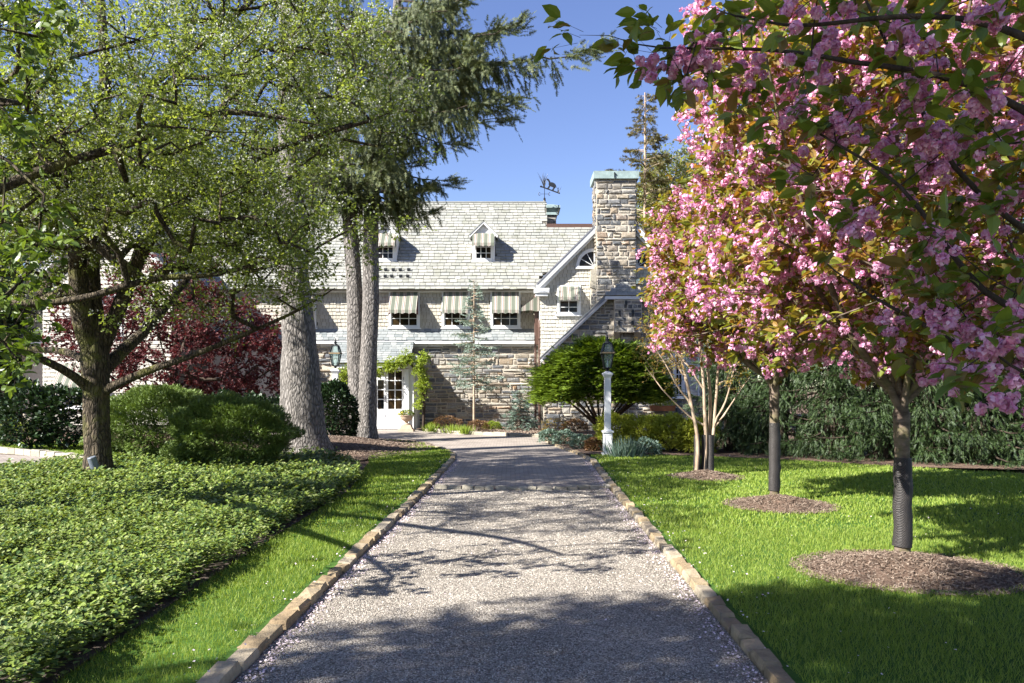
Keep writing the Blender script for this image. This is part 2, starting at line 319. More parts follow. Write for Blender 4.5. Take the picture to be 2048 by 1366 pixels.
def m_net():
    m, t, b = newmat('black_trunk_netting'); tc = N(t, 'ShaderNodeTexCoord')
    wv = N(t, 'ShaderNodeTexWave', wave_type='BANDS', bands_direction='DIAGONAL'); wv.inputs['Scale'].default_value = 44; wv.inputs['Distortion'].default_value = 2.5
    t.links.new(tc.outputs['Object'], wv.inputs['Vector']); c = ramp(t, wv.outputs['Fac'], [(.3, (.010,.010,.011)), (.8, (.085,.075,.068))])
    t.links.new(c, b.inputs['Base Color']); b.inputs['Roughness'].default_value = .6; bump(t, b, wv.outputs['Fac'], .8, .01); return m
MAT['net'] = m_net()
MAT['midleaf'] = m_leaf('mid_green_leaf', [(.07,.11,.03), (.12,.17,.04), (.17,.21,.05), (.08,.10,.04)], .35)
# ------------------------------------------------------------------ ground
def in_poly(x, y, poly):
    poly = np.asarray(poly); c = np.zeros(len(x), bool); n = len(poly); j = n-1
    for i in range(n):
        xi, yi = poly[i]; xj, yj = poly[j]
        k = ((yi > y) != (yj > y)) & (x < (xj-xi)*(y-yi)/(yj-yi+1e-12)+xi); c ^= k; j = i
    return c
def sample(rng, poly, dens, lod=None):
    """random points in polygon, dens per m2; lod = (Y0, power): thins with distance"""
    poly = np.asarray(poly); a = poly.min(0); b = poly.max(0); n = int(dens*(b-a).prod())
    p = rng.uniform(a, b, (n, 2)); k = in_poly(p[:, 0], p[:, 1], poly)
    if lod: k &= rng.random(n) < np.clip((lod[0]/np.maximum(p[:, 1], .5))**lod[1], 0, 1)
    k &= (np.abs(p[:, 0]) < p[:, 1]*.70+.8)
    return p[k]
def sheet(name, poly, z, m, kind='structure', thick=0):
    bm = bmesh.new(); vs = [bm.verts.new((x, y, z)) for x, y in poly]; f = bm.faces.new(vs); f.normal_update()
    if f.normal.z < 0: f.normal_flip()
    if thick:
        r = bmesh.ops.extrude_face_region(bm, geom=[f]); 
        for v in [g for g in r['geom'] if isinstance(g, bmesh.types.BMVert)]: v.co.z -= 0
        for v in vs: v.co.z -= thick
    bmesh.ops.triangulate(bm, faces=bm.faces[:]); bmesh.ops.recalc_face_normals(bm, faces=bm.faces[:])
    me = bpy.data.meshes.new(name); bm.to_mesh(me); bm.free(); me.materials.append(m)
    o = bpy.data.objects.new(name, me); C.objects.link(o); o['kind'] = kind; ORG[o.name] = np.zeros(3); return o
def g_(*P): return [tuple(G(*p)) for p in P]
sheet('ground', [(-400, -200), (400, -200), (400, 700), (-400, 700)], -.03, MAT['mulch'])
LZ = .04
driveL = g_((430,1366),(560,1245),(690,1124),(800,1022),(860,966),(893,936),(908,922))
driveL = [(x+.095*min(1, max(0, (18.5-y)/6)), y) for x, y in driveL]
dl0 = np.array(driveL[0]); dl1 = np.array(driveL[3]); dL = (dl0-dl1)/np.linalg.norm(dl0-dl1)
driveL = [tuple(dl0+dL*8)]+driveL
driveLtop = g_((911,912),(905,905),(885,898),(850,894),(800,892),(755,889),(700,884))
driveR = g_((1570,1366),(1490,1275),(1403,1175),(1310,1068),(1240,989),(1200,943),(1180,922),(1155,910),(1125,899),(1095,886),(1082,877))
driveR = [(x-.085*min(1, max(0, (18.5-y)/6)), y) for x, y in driveR]
r0 = np.array(driveR[0]); r1 = np.array(driveR[4]); dR = (r0-r1)/np.linalg.norm(r0-r1)
driveR = [tuple(r0+dR*8)]+driveR
ySplit = 13.1
grav = [p for p in driveL if p[1] < ySplit-.2]+[(-1.19, ySplit), (1.53, ySplit)]+[p for p in driveR if p[1] < ySplit-.3][::-1]
sheet('gravel_driveway', grav, 0.0, MAT['gravel'])
court = [(-1.25, ySplit-.05), (-.3, ySplit-.22), (.7, ySplit-.22), (1.58, ySplit-.05)]+[p for p in driveR if p[1] > ySplit]+[(1.25, 33), (-9.5, 33), (-9.5, 25)]+driveLtop[::-1]+[p for p in driveL if p[1] > ySplit][::-1]
sheet('paved_court', court, .006, MAT['paver'])
# left lawn strip with the rounded tip
bedEdge = g_((40,1440),(133,1366),(290,1258),(414,1172),(580,1062),(690,993),(716,965))
tip = g_((722,950),(738,930),(736,912),(752,900),(790,897))
k0 = [(p[0], p[1]) for p in driveL]
stripL = k0+[driveLtop[i] for i in range(4)]+tip[::-1]+bedEdge[::-1]+[(bedEdge[0][0]-.9, 1.0)]
sheet('lawn_strip', [(x-.07, y) for x, y in k0]+[(x-.03, y-.06) for x, y in driveLtop[:4]]+stripL[len(k0)+4:], LZ, MAT['lawn'])
backgrass = driveLtop[3:]+g_((752,882),(800,884),(850,889))
lawnR = driveR[:8]+g_((1180,913),(1215,913),(1400,916),(1600,925),(1800,938),(2100,956))+[(12, 9), (9, -6), (3, -6)]
sheet('lawn', [(x+.06, y) for x, y in driveR[:8]]+lawnR[8:], LZ, MAT['lawn'])
farlawn = g_((-60,880),(168,876),(172,902),(165,926),(155,921),(100,913),(40,907),(0,905),(-60,903))
sheet('far_lawn', farlawn, LZ, MAT['lawn'])
loop = g_((-300,903),(0,909),(60,912),(120,918),(158,928),(160,945),(60,960),(-300,985))
sheet('circular_drive', loop, .006, MAT['paver'])
bed = [(-11.5, 3.0)]+[(bedEdge[0][0]-.9, 1.0)]+bedEdge+g_((716,945),(690,935),(640,925),(560,925),(400,930),(230,935),(160,940),(60,948),(-60,955))+[(-13, 14)]
sheet('garden_bed', bed, .05, MAT['soil'])
housebed = g_((846,862),(858,864),(900,868),(950,870),(1000,872),(1040,874),(1078,875))+[(1.55, 27), (1.9, 31), (1.1, 33.2), (-3.7, 33.2), (-3.8, 31.6)]
sheet('house_flower_bed', housebed, .06, MAT['mulch'])
rbed = driveR[8:]+[(1.5, 27), (1.7, 30.5), (13, 30.5), (13, 17), (10, 15.5)]+g_((1800,938),(1600,925),(1400,916),(1215,913),(1180,913))
sheet('side_flower_bed', rbed, .05, MAT['mulch'])
def mound(name, cx, cy, rx, ry, h, seed, m=None):
    r = R_(seed); nr, na = 14, 40; V = [(cx, cy, LZ+h)]; 
    ph = r.uniform(0, 6, 4)
    for i in range(1, nr+1):
        t = i/nr
        for k in range(na):
            a = 2*math.pi*k/na; rr = 1+.07*math.sin(3*a+ph[0])+.05*math.sin(5*a+ph[1])
            z = LZ+.006+h*(math.cos(t*math.pi)*.5+.5) + (.012*r.normal() if t < .95 else -.05)
            V.append((cx+rx*t*rr*math.cos(a), cy+ry*t*rr*math.sin(a), z))
    Fs = [(0, 1+k, 1+(k+1) % na) for k in range(na)]
    for i in range(nr-1):
        for k in range(na):
            a0 = 1+i*na+k; a1 = 1+i*na+(k+1) % na; Fs.append((a0, a0+na, a1+na, a1))
    mb = MB(); mb.add(V, Fs); o = mb.build(name, m or MAT['mulch'], smooth=True, kind='structure'); return o
mound('mulch_mound', 3.42, 6.85, .92, .80, .13, 1); mound('mulch_mound', 3.62, 10.75, .70, .75, .12, 2); mound('mulch_mound', 3.48, 14.3, .62, .7, .1, 3)
mound('mulch_mound', -4.9, 21.3, 2.6, 3.9, .30, 4)
mound('mulch_mound', -13.8, 25.5, 4.2, 2.2, .2, 6)
# chips on the mounds and beds
def chips():
    r = R_(21); A = Acc(); box = ([(-.5,-.5,0),(.5,-.5,0),(.5,.5,0),(-.5,.5,0),(0,0,.4)], [(0,1,4),(1,2,4),(2,3,4),(3,0,4)])
    def put(cx, cy, rx, ry, h, n, s):
        t = np.sqrt(r.random(n))*1.08; a = r.uniform(0, 6.283, n); z = LZ+.012+h*(np.cos(np.minimum(t, 1)*np.pi)*.5+.5)
        P = np.stack([cx+rx*t*np.cos(a), cy+ry*t*np.sin(a), z+r.uniform(0, .01, n)], 1)
        sz = np.stack([r.uniform(.3, .6, n), r.uniform(1, 2.6, n), r.uniform(.3, .6, n)], 1)*s
        A.sc(box, P, r.normal(size=(n, 3))*[1, 1, .35], np.array([0, 0, 1])+r.normal(size=(n, 3))*.3, sz)
    put(3.42, 6.85, .92, .80, .13, 9000, .016); put(3.62, 10.75, .70, .75, .12, 4000, .02); put(3.48, 14.3, .62, .7, .1, 2000, .025)
    put(-4.9, 21.3, 2.6, 3.9, .30, 9000, .035)
    p = sample(r, housebed, 120); n = len(p); A.sc(box, np.column_stack([p, np.full(n, .07)]), r.normal(size=(n, 3))*[1, 1, .3], np.array([0, 0, 1])+r.normal(size=(n, 3))*.3, r.uniform(.03, .07, n))
    o = A.build('mulch_chips', MAT['chip']); tag(o, 'brown shredded bark chips scattered over the tree rings and beds', 'mulch'); o['kind'] = 'stuff'
chips()
# kerbs
def resample(P, step, r):
    P = np.asarray(P, float); d = np.r_[0, np.cumsum(np.linalg.norm(np.diff(P, axis=0), axis=1))]; s = [0]
    while s[-1] < d[-1]: s.append(s[-1]+step*r.uniform(.7, 1.3))
    s = np.minimum(s, d[-1]); return np.stack([np.interp(s, d, P[:, i]) for i in (0, 1)], 1)
def kerb(name, P, wd, h, m, side, step=.27, seed=1, z0=-.02):
    r = R_(seed); Q = resample(P, step, r); mb = MB()
    for a, b in zip(Q[:-1], Q[1:]):
        L = np.linalg.norm(b-a)
        if L < .06: continue
        d = (b-a)/L; nn = np.array([-d[1], d[0]])*side; a2 = a+d*.006; b2 = b-d*.006; hh = h+r.uniform(-.012, .012); w2 = wd*r.uniform(.88, 1.12); o0 = r.uniform(-.012, .012)
        c = [a2+nn*o0, b2+nn*o0, b2+nn*(o0+w2), a2+nn*(o0+w2)]; j = lambda: r.uniform(-.013, .013)
        bot = [(x, y, z0) for x, y in c]; mid = [(x+j(), y+j(), hh-.025+j()) for x, y in c]; cc = np.mean(c, 0)
        top = [tuple(cc+(np.array([x, y])-cc)*.86)+(hh+j(),) for x, y in c]
        mb.add(bot+mid+top, [(0,1,5,4),(1,2,6,5),(2,3,7,6),(3,0,4,7),(4,5,9,8),(5,6,10,9),(6,7,11,10),(7,4,8,11),(8,9,10,11)])
    return mb.build(name, m, kind='structure')
kerb('stone_kerb', driveL+driveLtop[:4], .12, .058, MAT['kerb'], 1, .27, 1)
kerb('stone_kerb', driveR, .11, .058, MAT['kerb'], -1, .24, 2)
kerb('stone_kerb', housebed[:7], .18, .12, MAT['palekerb'], 1, .6, 3)
kerb('stone_kerb', g_((-60,903),(0,905),(40,908),(100,914),(155,922),(166,932)), .2, .12, MAT['palekerb'], 1, .4, 4)
kerb('sett_border', [(-1.25, ySplit-.05), (-.3, ySplit-.22), (.7, ySplit-.22), (1.58, ySplit-.05)], .16, .055, MAT['palekerb'], -1, .2, 5)
# loose gravel, petals
def loose():
    r = R_(31); A = Acc()
    st = ([(.5,0,0),(0,.5,0),(-.5,0,0),(0,-.5,0),(.1,.05,.42)], [(0,1,4),(1,2,4),(2,3,4),(3,0,4)])
    p = sample(r, grav, 3600, (4.6, 1.6)); n = len(p)
    sz = np.stack([r.uniform(.7, 1.3, n), r.uniform(.7, 1.3, n), r.uniform(.5, 1.2, n)], 1)*(r.uniform(.008, .015, n)*np.clip(p[:, 1]/6, 1, 1.8))[:, None]
    A.sc(st, np.column_stack([p, np.full(n, .001)]), r.normal(size=(n, 3))*[1, 1, .1], np.array([0, 0, 1])+r.normal(size=(n, 3))*.35, sz)
    o = A.build('loose_gravel', MAT['stones']); tag(o, 'pale grey loose gravel covering the near part of the driveway', 'gravel'); o['kind'] = 'stuff'
    A = Acc(); quad = ([(-.5,-.4,0),(.5,-.4,.1),(.4,.5,0),(-.4,.45,.12)], [(0,1,2,3)]); P = []
    dl = resample(driveL, .02, r); dr = resample(driveR[:8], .02, r)
    for Q, s, z, num, sd in ((dl, 1, .012, 3800, .07), (dr, -1, .012, 3000, .07), (dl, -1, .10, 250, .2), (dr, 1, .10, 300, .3)):
        q = Q[r.integers(0, len(Q), num)]; off = np.abs(r.normal(size=num))*sd+.03; P.append(np.column_stack([q[:, 0]+s*off, q[:, 1]+r.normal(size=num)*.1, np.full(num, z)]))
    p = sample(r, lawnR, 1.5); P.append(np.column_stack([p, np.full(len(p), .14)]))
    p = sample(r, grav, 3); P.append(np.column_stack([p, np.full(len(p), .014)]))
    P = np.concatenate(P); n = len(P)
    o = None; A.sc(quad, P, r.normal(size=(n, 3))*[1, 1, .2], np.array([0, 0, 1])+r.normal(size=(n, 3))*.4, r.uniform(.008, .017, n))
    o = A.build('fallen_petals', MAT['petal']); tag(o, 'pale pink fallen cherry petals drifted along the driveway edges', 'petals'); o['kind'] = 'stuff'
loose()
# grass
def grass(name, polys, label, seed, avoid=()):
    r = R_(seed); A = Acc()
    bl = ([(-.5,0,0),(.5,0,0),(.3,.55,.10),(-.3,.55,.10),(0,1,.34)], [(0,1,2,3),(3,2,4)])
    bl2 = ([(-.5,0,0),(.5,0,0),(0,1,.22)], [(0,1,2)])
    for poly in polys:
        for (tm, dens, y0, y1, w0) in ((bl, 5200, 0, 9, .0034), (bl2, 2300, 9, 32, .0085)):
            p = sample(r, poly, dens, (5.2, 1.0)); p = p[(p[:, 1] >= y0) & (p[:, 1] < y1) & (p[:, 1] > 3.6)]
            for (cx, cy, rx, ry) in avoid: p = p[((p[:, 0]-cx)/rx)**2+((p[:, 1]-cy)/ry)**2 > 1]
            n = len(p)
            if not n: continue
            k = np.clip(p[:, 1]/6, .8, 2.6); L = r.uniform(.028, .055, n)*(1+.25*np.sin(p[:, 0]*2.1)*np.cos(p[:, 1]*1.7))
            f = np.column_stack([r.normal(size=n)*.35, r.normal(size=n)*.35, np.ones(n)])
            A.sc(tm, np.column_stack([p, np.full(n, LZ)]), f, r.normal(size=(n, 3))*[1, 1, .1]+[0, -.3, 0], np.stack([w0*k*r.uniform(.8, 1.3, n), L, L], 1))
    o = A.build(name, MAT['grass']); tag(o, label, 'grass'); o['kind'] = 'stuff'
MD = ((3.42, 6.85, .88, .76), (3.62, 10.75, .66, .7), (3.48, 14.3, .56, .62))
SG = [(x-.16, y) for x, y in k0]+[(x-.05, y-.12) for x, y in driveLtop[:4]]+tip[::-1]+bedEdge[::-1]+[(bedEdge[0][0]-.9, 1.0)]
LG = [(x+.15, y) for x, y in driveR[:8]]+lawnR[8:]
grass('grass', [SG, backgrass], 'short green grass between the groundcover bed and the left kerb', 41)
grass('grass', [LG], 'mown green grass of the big lawn under the pink cherries', 42, MD)
grass('grass', [farlawn], 'sunlit green grass beyond the circular drive', 43)
# pachysandra
def groundcover():
    r = R_(51); A = Acc()
    p = sample(r, bed, 780, (5.0, .85)); p = p[p[:, 1] > 3.4]; nz = np.sin(p[:, 0]*5.3+1.7*np.sin(p[:, 1]*3.1))*np.cos(p[:, 1]*4.7+np.sin(p[:, 0]*2.9)); p = p[(nz > -.3) | (r.random(len(p)) < .3)]; n = len(p)
    edge = np.array(bedEdge)
    hgt = .16+.06*np.sin(p[:, 0]*3.1+np.sin(p[:, 1]*2))*np.cos(p[:, 1]*2.3)+.03*np.sin(p[:, 0]*9+p[:, 1]*3)*np.sin(p[:, 1]*8)+(r.random(n) < .06)*.07+r.uniform(-.06, .07, n)
    lp = ([(0,0,0),(.24,.35,.06),(.3,.7,.04),(0,1,-.03),(-.3,.7,.04),(-.24,.35,.06)], [(0,1,2,3),(0,3,4,5)])
    k = np.clip(p[:, 1]/8, 1, 1.6)
    for j in range(7):
        a = j*2.4+r.uniform(-.5, .5, n); f = np.column_stack([np.cos(a), np.sin(a), r.uniform(-.1, .9, n)])
        A.sc(lp, np.column_stack([p, .05+hgt-(j % 3)*.022]), f, np.column_stack([-np.cos(a)*.4, -np.sin(a)*.4, np.ones(n)])+r.normal(size=(n, 3))*.2, r.uniform(.02, .05, n)*k)
    for j in range(5): # lower tier so the soil does not show
        a = r.uniform(0, 6.3, n); q = p+r.normal(size=(n, 2))*.04
        A.sc(lp, np.column_stack([q, .05+hgt*r.uniform(.25, .8, n)]), np.column_stack([np.cos(a), np.sin(a), r.uniform(-.3, .5, n)]), np.column_stack([-np.cos(a)*.5, -np.sin(a)*.5, np.ones(n)]), r.uniform(.04, .06, n)*k)
    o = A.build('groundcover', MAT['pachy']); tag(o, 'leafy low green groundcover filling the bed left of the grass strip', 'groundcover'); o['kind'] = 'stuff'
groundcover()
# ------------------------------------------------------------------ masonry, shingles
def stones(mb, O, U, V, Nn, W, H, inside, seed, hr=(.10, .30), wr=(.16, .75), dep=(.02, .06), gap=.042):
    r = R_(seed); O, U, V, Nn = [np.asarray(a, float) for a in (O, U, V, Nn)]; v = 0
    def one(u0, u1, v0, v1):
        uc, vc = (u0+u1)/2, (v0+v1)/2
        if not inside(uc, vc): return
        g = gap/2; c = [(u0+g, v0+g), (u1-g, v0+g), (u1-g, v1-g), (u0+g, v1-g)]
        jit = .016; c = [(a+r.uniform(-jit, jit), b+r.uniform(-jit, jit)) for a, b in c]
        d = r.uniform(*dep); ins = min(.022, (v1-v0)*.18)
        outer = [O+U*a+V*b-Nn*.01 for a, b in c]
        mid = [O+U*(uc+(a-uc)*(1-.3*ins/(u1-u0)))+V*(vc+(b-vc)*(1-.3*ins/(v1-v0)))+Nn*d*r.uniform(.5, .9) for a, b in c]
        inn = [O+U*(a-math.copysign(ins*r.uniform(.8, 1.8), a-uc))+V*(b-math.copysign(ins*r.uniform(.5, 1.2), b-vc))+Nn*d*r.uniform(.75, 1.3) for a, b in c]
        ctr = O+U*(uc+r.uniform(-.1, .1)*(u1-u0))+V*(vc+r.uniform(-.15, .15)*(v1-v0))+Nn*d*r.uniform(1.0, 1.7)
        mb.add(outer+mid+inn+[ctr], [(0,1,5,4),(1,2,6,5),(2,3,7,6),(3,0,4,7),(4,5,9,8),(5,6,10,9),(6,7,11,10),(7,4,8,11),(8,9,12),(9,10,12),(10,11,12),(11,8,12)])
    while v < H-.04:
        h = min(r.uniform(*hr), H-v)
        if H-v-h < .07: h = H-v
        u = -r.uniform(0, .2)
        while u < W-.03:
            w_ = r.uniform(*wr)*(1.25 if h < .16 else .85)
            u1 = min(u+w_, W)
            if W-u1 < .1: u1 = W
            uu = max(u, 0)
            if u1-uu > .06:
                if h > .2 and r.random() < .5:
                    s = v+h*r.uniform(.35, .65)
                    if r.random() < .4 and u1-uu > .35:
                        m_ = uu+(u1-uu)*r.uniform(.35, .65); one(uu, m_, v, s); one(m_, u1, v, s); one(uu, u1, s, v+h)
                    else: one(uu, u1, v, s); one(uu, u1, s, v+h)
                else: one(uu, u1, v, v+h)
            u = u1
        v += h
def shingles(mb, O, U, V, Nn, W, H, e, wr, inside, seed, t=.018, gap=.007, jit=.006):
    r = R_(seed); O, U, V, Nn = [np.asarray(a, float) for a in (O, U, V, Nn)]
    nrow = int(math.ceil(H/e))
    for i in range(nrow):
        v0 = i*e; v1 = min(v0+e*1.12, H); u = -r.uniform(0, wr[1])
        while u < W:
            u1 = u+r.uniform(*wr); a, b = max(u, 0), min(u1, W); u = u1
            if b-a < .02 or not inside((a+b)/2, v0+e/2): continue
            lo = v0+r.uniform(-jit, jit); tt = t*r.uniform(.75, 1.3); a += gap/2; b -= gap/2
            B = [O+U*a+V*lo+Nn*.001, O+U*b+V*lo+Nn*.001, O+U*b+V*lo+Nn*(tt+.006), O+U*a+V*lo+Nn*(tt+.006),
                 O+U*a+V*v1+Nn*.001, O+U*b+V*v1+Nn*.001, O+U*b+V*v1+Nn*.008, O+U*a+V*v1+Nn*.008]
            mb.add(B, [(0,1,2,3),(3,2,6,7),(0,3,7,4),(1,5,6,2)])
def flat(mb, P, Nn, th=.02):  # slab polygon (3D points), thickness behind
    P = np.asarray(P, float); n = len(P); Q = P-np.asarray(Nn, float)*th
    mb.add(np.concatenate([P, Q]), [tuple(range(n)), tuple(range(2*n-1, n-1, -1))]+[(i, i+n, (i+1) % n+n, (i+1) % n) for i in range(n)])
X_ = np.array([1., 0, 0]); Z_ = np.array([0, 0, 1.]); FR = np.array([0, -1., 0]); YES = lambda u, v: True
house = thing('stone_house', 'large old stone and shingle house with pale slate roof, striped awnings and tall stone chimneys', 'house', (-2, 33, 0))
# ---- main block
XR = 1.15; XL = -20.3; YW = 33.2; YS = 33.0
EZ = 5.95; RS = 1.0875
def zr(Y): return EZ+RS*(Y-33)
roofN = nrm(np.array([0, -RS, 1.])); roofV = nrm(np.array([0, 1., RS])); rl = math.hypot(1, RS)
mb = MB(); mb.box(XL, XR, YS, YS+.4, 0, 3.62); mb.build('mortar_wall', MAT['mortar'], house)
mb = MB(); ox = at(600, 0, 33)[0]
stones(mb, (-9.5, YS, 0), X_, Z_, FR, XR+9.5, 3.6, lambda u, v: not (-9.5+u > -7.6 and -9.5+u < -4.25 and v < 2.7), 101)
mb.build('stone_wall', MAT['stone'], house)
W2 = []  # upper windows (x0,x1,z0,z1)
def wz(py, Y): return EYE-(py-HY)/F*Y
for a, b in ((571, 633), (778, 840), (884, 940), (981, 1041)):
    W2.append(((a-CX)/F*YW, (b-CX)/F*YW, wz(656, YW), wz(583, YW)))
mb = MB(); mb.box(XL, XR, YW, YW+.3, 3.6, 6.2); mb.build('wall_sheathing', MAT['gap'], house)
mb = MB()
def notwin(x0, z0, wins, pad=.0):
    return lambda u, v: not any(a-pad < x0+u < b+pad and c-pad < z0+v < d+pad for a, b, c, d in wins)
shingles(mb, (XL, YW, 4.12), X_, Z_, FR, XR-XL, 1.66, .15, (.11, .2), notwin(XL, 4.12, W2, -.03), 102, .032, .013)
mb.build('wall_shingles', MAT['shingle'], house)
# pent roof between the storeys
mb = MB(); V = nrm(np.array([0, .45, .50])); Np = nrm(np.array([0, -.5, .45]))
flat(mb, [(XL, 32.75, 3.66), (XR, 32.75, 3.66), (XR, YW, 4.16), (XL, YW, 4.16)], Np, .03); mb.build('pent_roof_deck', MAT['gap'], house)
mb = MB(); shingles(mb, (XL, 32.72, 3.645), X_, V, Np, XR-XL, .68, .17, (.18, .34), YES, 103, .02, .012); mb.build('pent_roof_slates', MAT['blueslate'], house)
mb = MB(); mb.box(XL, XR, 32.73, 32.80, 3.50, 3.635); mb.box(XL, XR, 32.80, YS-.001, 3.52, 3.56); mb.box(XL, XR, YS-.04, YS+.02, 3.40, 3.52); mb.build('pent_fascia', MAT['white'], house)
# eaves: cornice + gutter
mb = MB(); mb.box(XL, XR+.0, 33.02, YW+.05, 5.78, 5.82); mb.box(XL, XR, YW-.05, YW+.0, 5.66, 5.76)
mb.hexa([(XL,32.93,5.80),(XR,32.93,5.80),(XR,33.06,5.80),(XL,33.06,5.80),(XL,32.84,5.93),(XR,32.84,5.93),(XR,33.06,5.93),(XL,33.06,5.93)]); mb.build('gutter', MAT['white'], house)
# main roof
YR = 37.0; YR2 = 35.7; XE = at(1091, 0, YR)[0]; XB = 5.2
mb = MB(); flat(mb, [(XL-.2, 32.86, zr(32.86)), (XR, 32.86, zr(32.86)), (XR, 33.4, zr(33.4)), (XB, YR2, zr(YR2)), (XE, YR2, zr(YR2)), (XE, YR, zr(YR)), (XL-.2, YR, zr(YR))], roofN, .12)
flat(mb, [(XL-.2, YR, zr(YR)-.01), (XE, YR, zr(YR)-.01), (XE, YR+4, zr(YR)-4.3), (XL-.2, YR+4, zr(YR)-4.3)], nrm((0, RS, 1)), .12)
mb.build('roof_deck', MAT['gap'], house)
dorm = [(at(771, 0, 34.05)[0], .48), (at(967, 0, 34.05)[0], .48)]
gx0 = XR
def roof_in(u, v):
    x = XL-.2+u; Y = 32.80+v/rl
    if Y > YR2 and x > XE: return False
    if x > XR and Y < 33.3+(x-XR)*.55: return False
    for c, h in dorm:
        if abs(x-c) < h-.03 and 34.1 < Y < 35.2: return False
    return True
mb = MB(); shingles(mb, (XL-.2, 32.80, zr(32.80)+.01), X_, roofV, roofN, XB-XL, (YR-32.80)*rl, .215, (.20, .40), roof_in, 104, .034, .014, .014); mb.build('roof_slates', MAT['slate'], house)
mb = MB(); mb.bar((XL-.2, YR, zr(YR)+.02), (XE, YR, zr(YR)+.02), .16, .06); mb.build('ridge_slates', MAT['slate'], house)
mb = MB(); mb.box(XE, XB, YR2-.04, YR2+.12, zr(YR2)-.12, zr(YR2)+.16); mb.build('lower_ridge_cap', MAT['brownmetal'], house)
mb = MB(); flat(mb, [(XE+.01, YR2, zr(YR2)), (XE+.01, YR+1.5, zr(YR2)), (XE+.01, YR, zr(YR))], (1, 0, 0), .1); mb.build('end_gable', MAT['shingle'], house)
# snow guards
for row, (y, xs) in enumerate(((542, (756, 772, 787, 801, 818)), (555, (756, 771, 784, 802, 816)))):
    Yg = (31.54)/(1.0875-(HY-y)/F) if 0 else (-EYE+(33*RS-EZ)+2*EYE-EYE)/1
    k = (HY-y)/F; Yg = (EYE-EZ+33*RS)/(RS-k); Zg = zr(Yg)
    for px in xs:
        x = (px-CX)/F*Yg; mb = MB(); mb.box(x-.07, x+.07, Yg-.09, Yg-.05, Zg+.0, Zg+.11); mb.box(x-.02, x+.02, Yg-.09, Yg+.1, Zg-.02, Zg+.03); mb.build('snow_guard', MAT['black'], house)
def window(par, x0, x1, z0, z1, Y, cols=3, awn=None, name='window', glass_top=1.0, rows=4, cas=.09):
    mb = MB()
    mb.box(x0, x0+cas, Y-.075, Y+.02, z0, z1); mb.box(x1-cas, x1, Y-.075, Y+.02, z0, z1); mb.box(x0+cas, x1-cas, Y-.075, Y+.02, z1-cas, z1); mb.box(x0+cas, x1-cas, Y-.073, Y+.02, z0, z0+.05)
    s = .045; a, b, c, d = x0+cas, x1-cas, z0+.05, z1-cas
    for q in ((a, a+s, c, d), (b-s, b, c, d), (a+s, b-s, c, c+s*1.4), (a+s, b-s, d-s, d), (a+s, b-s, (c+d)/2-.02, (c+d)/2+.02)): mb.box(q[0], q[1], Y-.045, Y+.0, q[2], q[3])
    for i in range(1, cols): x = a+(b-a)*i/cols; mb.box(x-.013, x+.013, Y-.040, Y-.01, c+s, d-s)
    for i in range(1, rows):
        if i*2 == rows: continue
        z = c+(d-c)*i/rows; mb.box(a+s, b-s, Y-.038, Y-.01, z-.012, z+.012)
    wn = mb.build(name, MAT['white'], par)
    mb = MB(); mb.box(a+.01, b-.01, Y-.022, Y-.012, c+.01, d-.01); mb.build('pane', MAT['glass'], wn)
    mb = MB(); mb.box(x0-.05, x1+.05, Y-.12, Y+.01, z0-.05, z0); mb.build('sill', MAT['white'], wn)
    if awn: awning(wn, x0+awn[3], x1-awn[3], Y, z1-awn[4], awn[0], awn[1], awn[2])
    return wn
def awning(par, x0, x1, Y, zt, drop, out, val, seed=None):
    """canvas: slope, scalloped valance, closed side wings"""
    r = R_(int(abs(x0*97))+3); mb = MB(); Yt = Y-.09; Yb = Y-out; zb = zt-drop; n = 16
    us = np.linspace(x0, x1, n+1); sag = [.02*math.sin(math.pi*i/n*1.0)+r.uniform(-.006, .006) for i in range(n+1)]
    rows = [[(u, Yt, zt) for u in us], [(u, (Yt+Yb)/2, (zt+zb)/2-sag[i]) for i, u in enumerate(us)], [(u, Yb, zb) for u in us],
            [(u, Yb-.012, zb-val*(1-.28*abs(math.sin(math.pi*i/n*4)))) for i, u in enumerate(us)]]
    V = [p for rw in rows for p in rw]; k = n+1
    mb.add(V, [(j*k+i, j*k+i+1, (j+1)*k+i+1, (j+1)*k+i) for j in range(3) for i in range(n)])
    for x in (x0, x1):
        mb.add([(x, Yt, zt), (x, Yb, zb), (x, Yb, zb-val*.8), (x, (Yb+Y)/2, zb-val*.95), (x, Yt, zb-val*.8)], [(0, 1, 2, 3, 4)])
    aw = mb.build('awning', MAT['awn'], par); return aw
for (a, b, c, d) in W2: window(house, a, b, c, d, YW, 3, (.80, .72, .17, .07, .03))
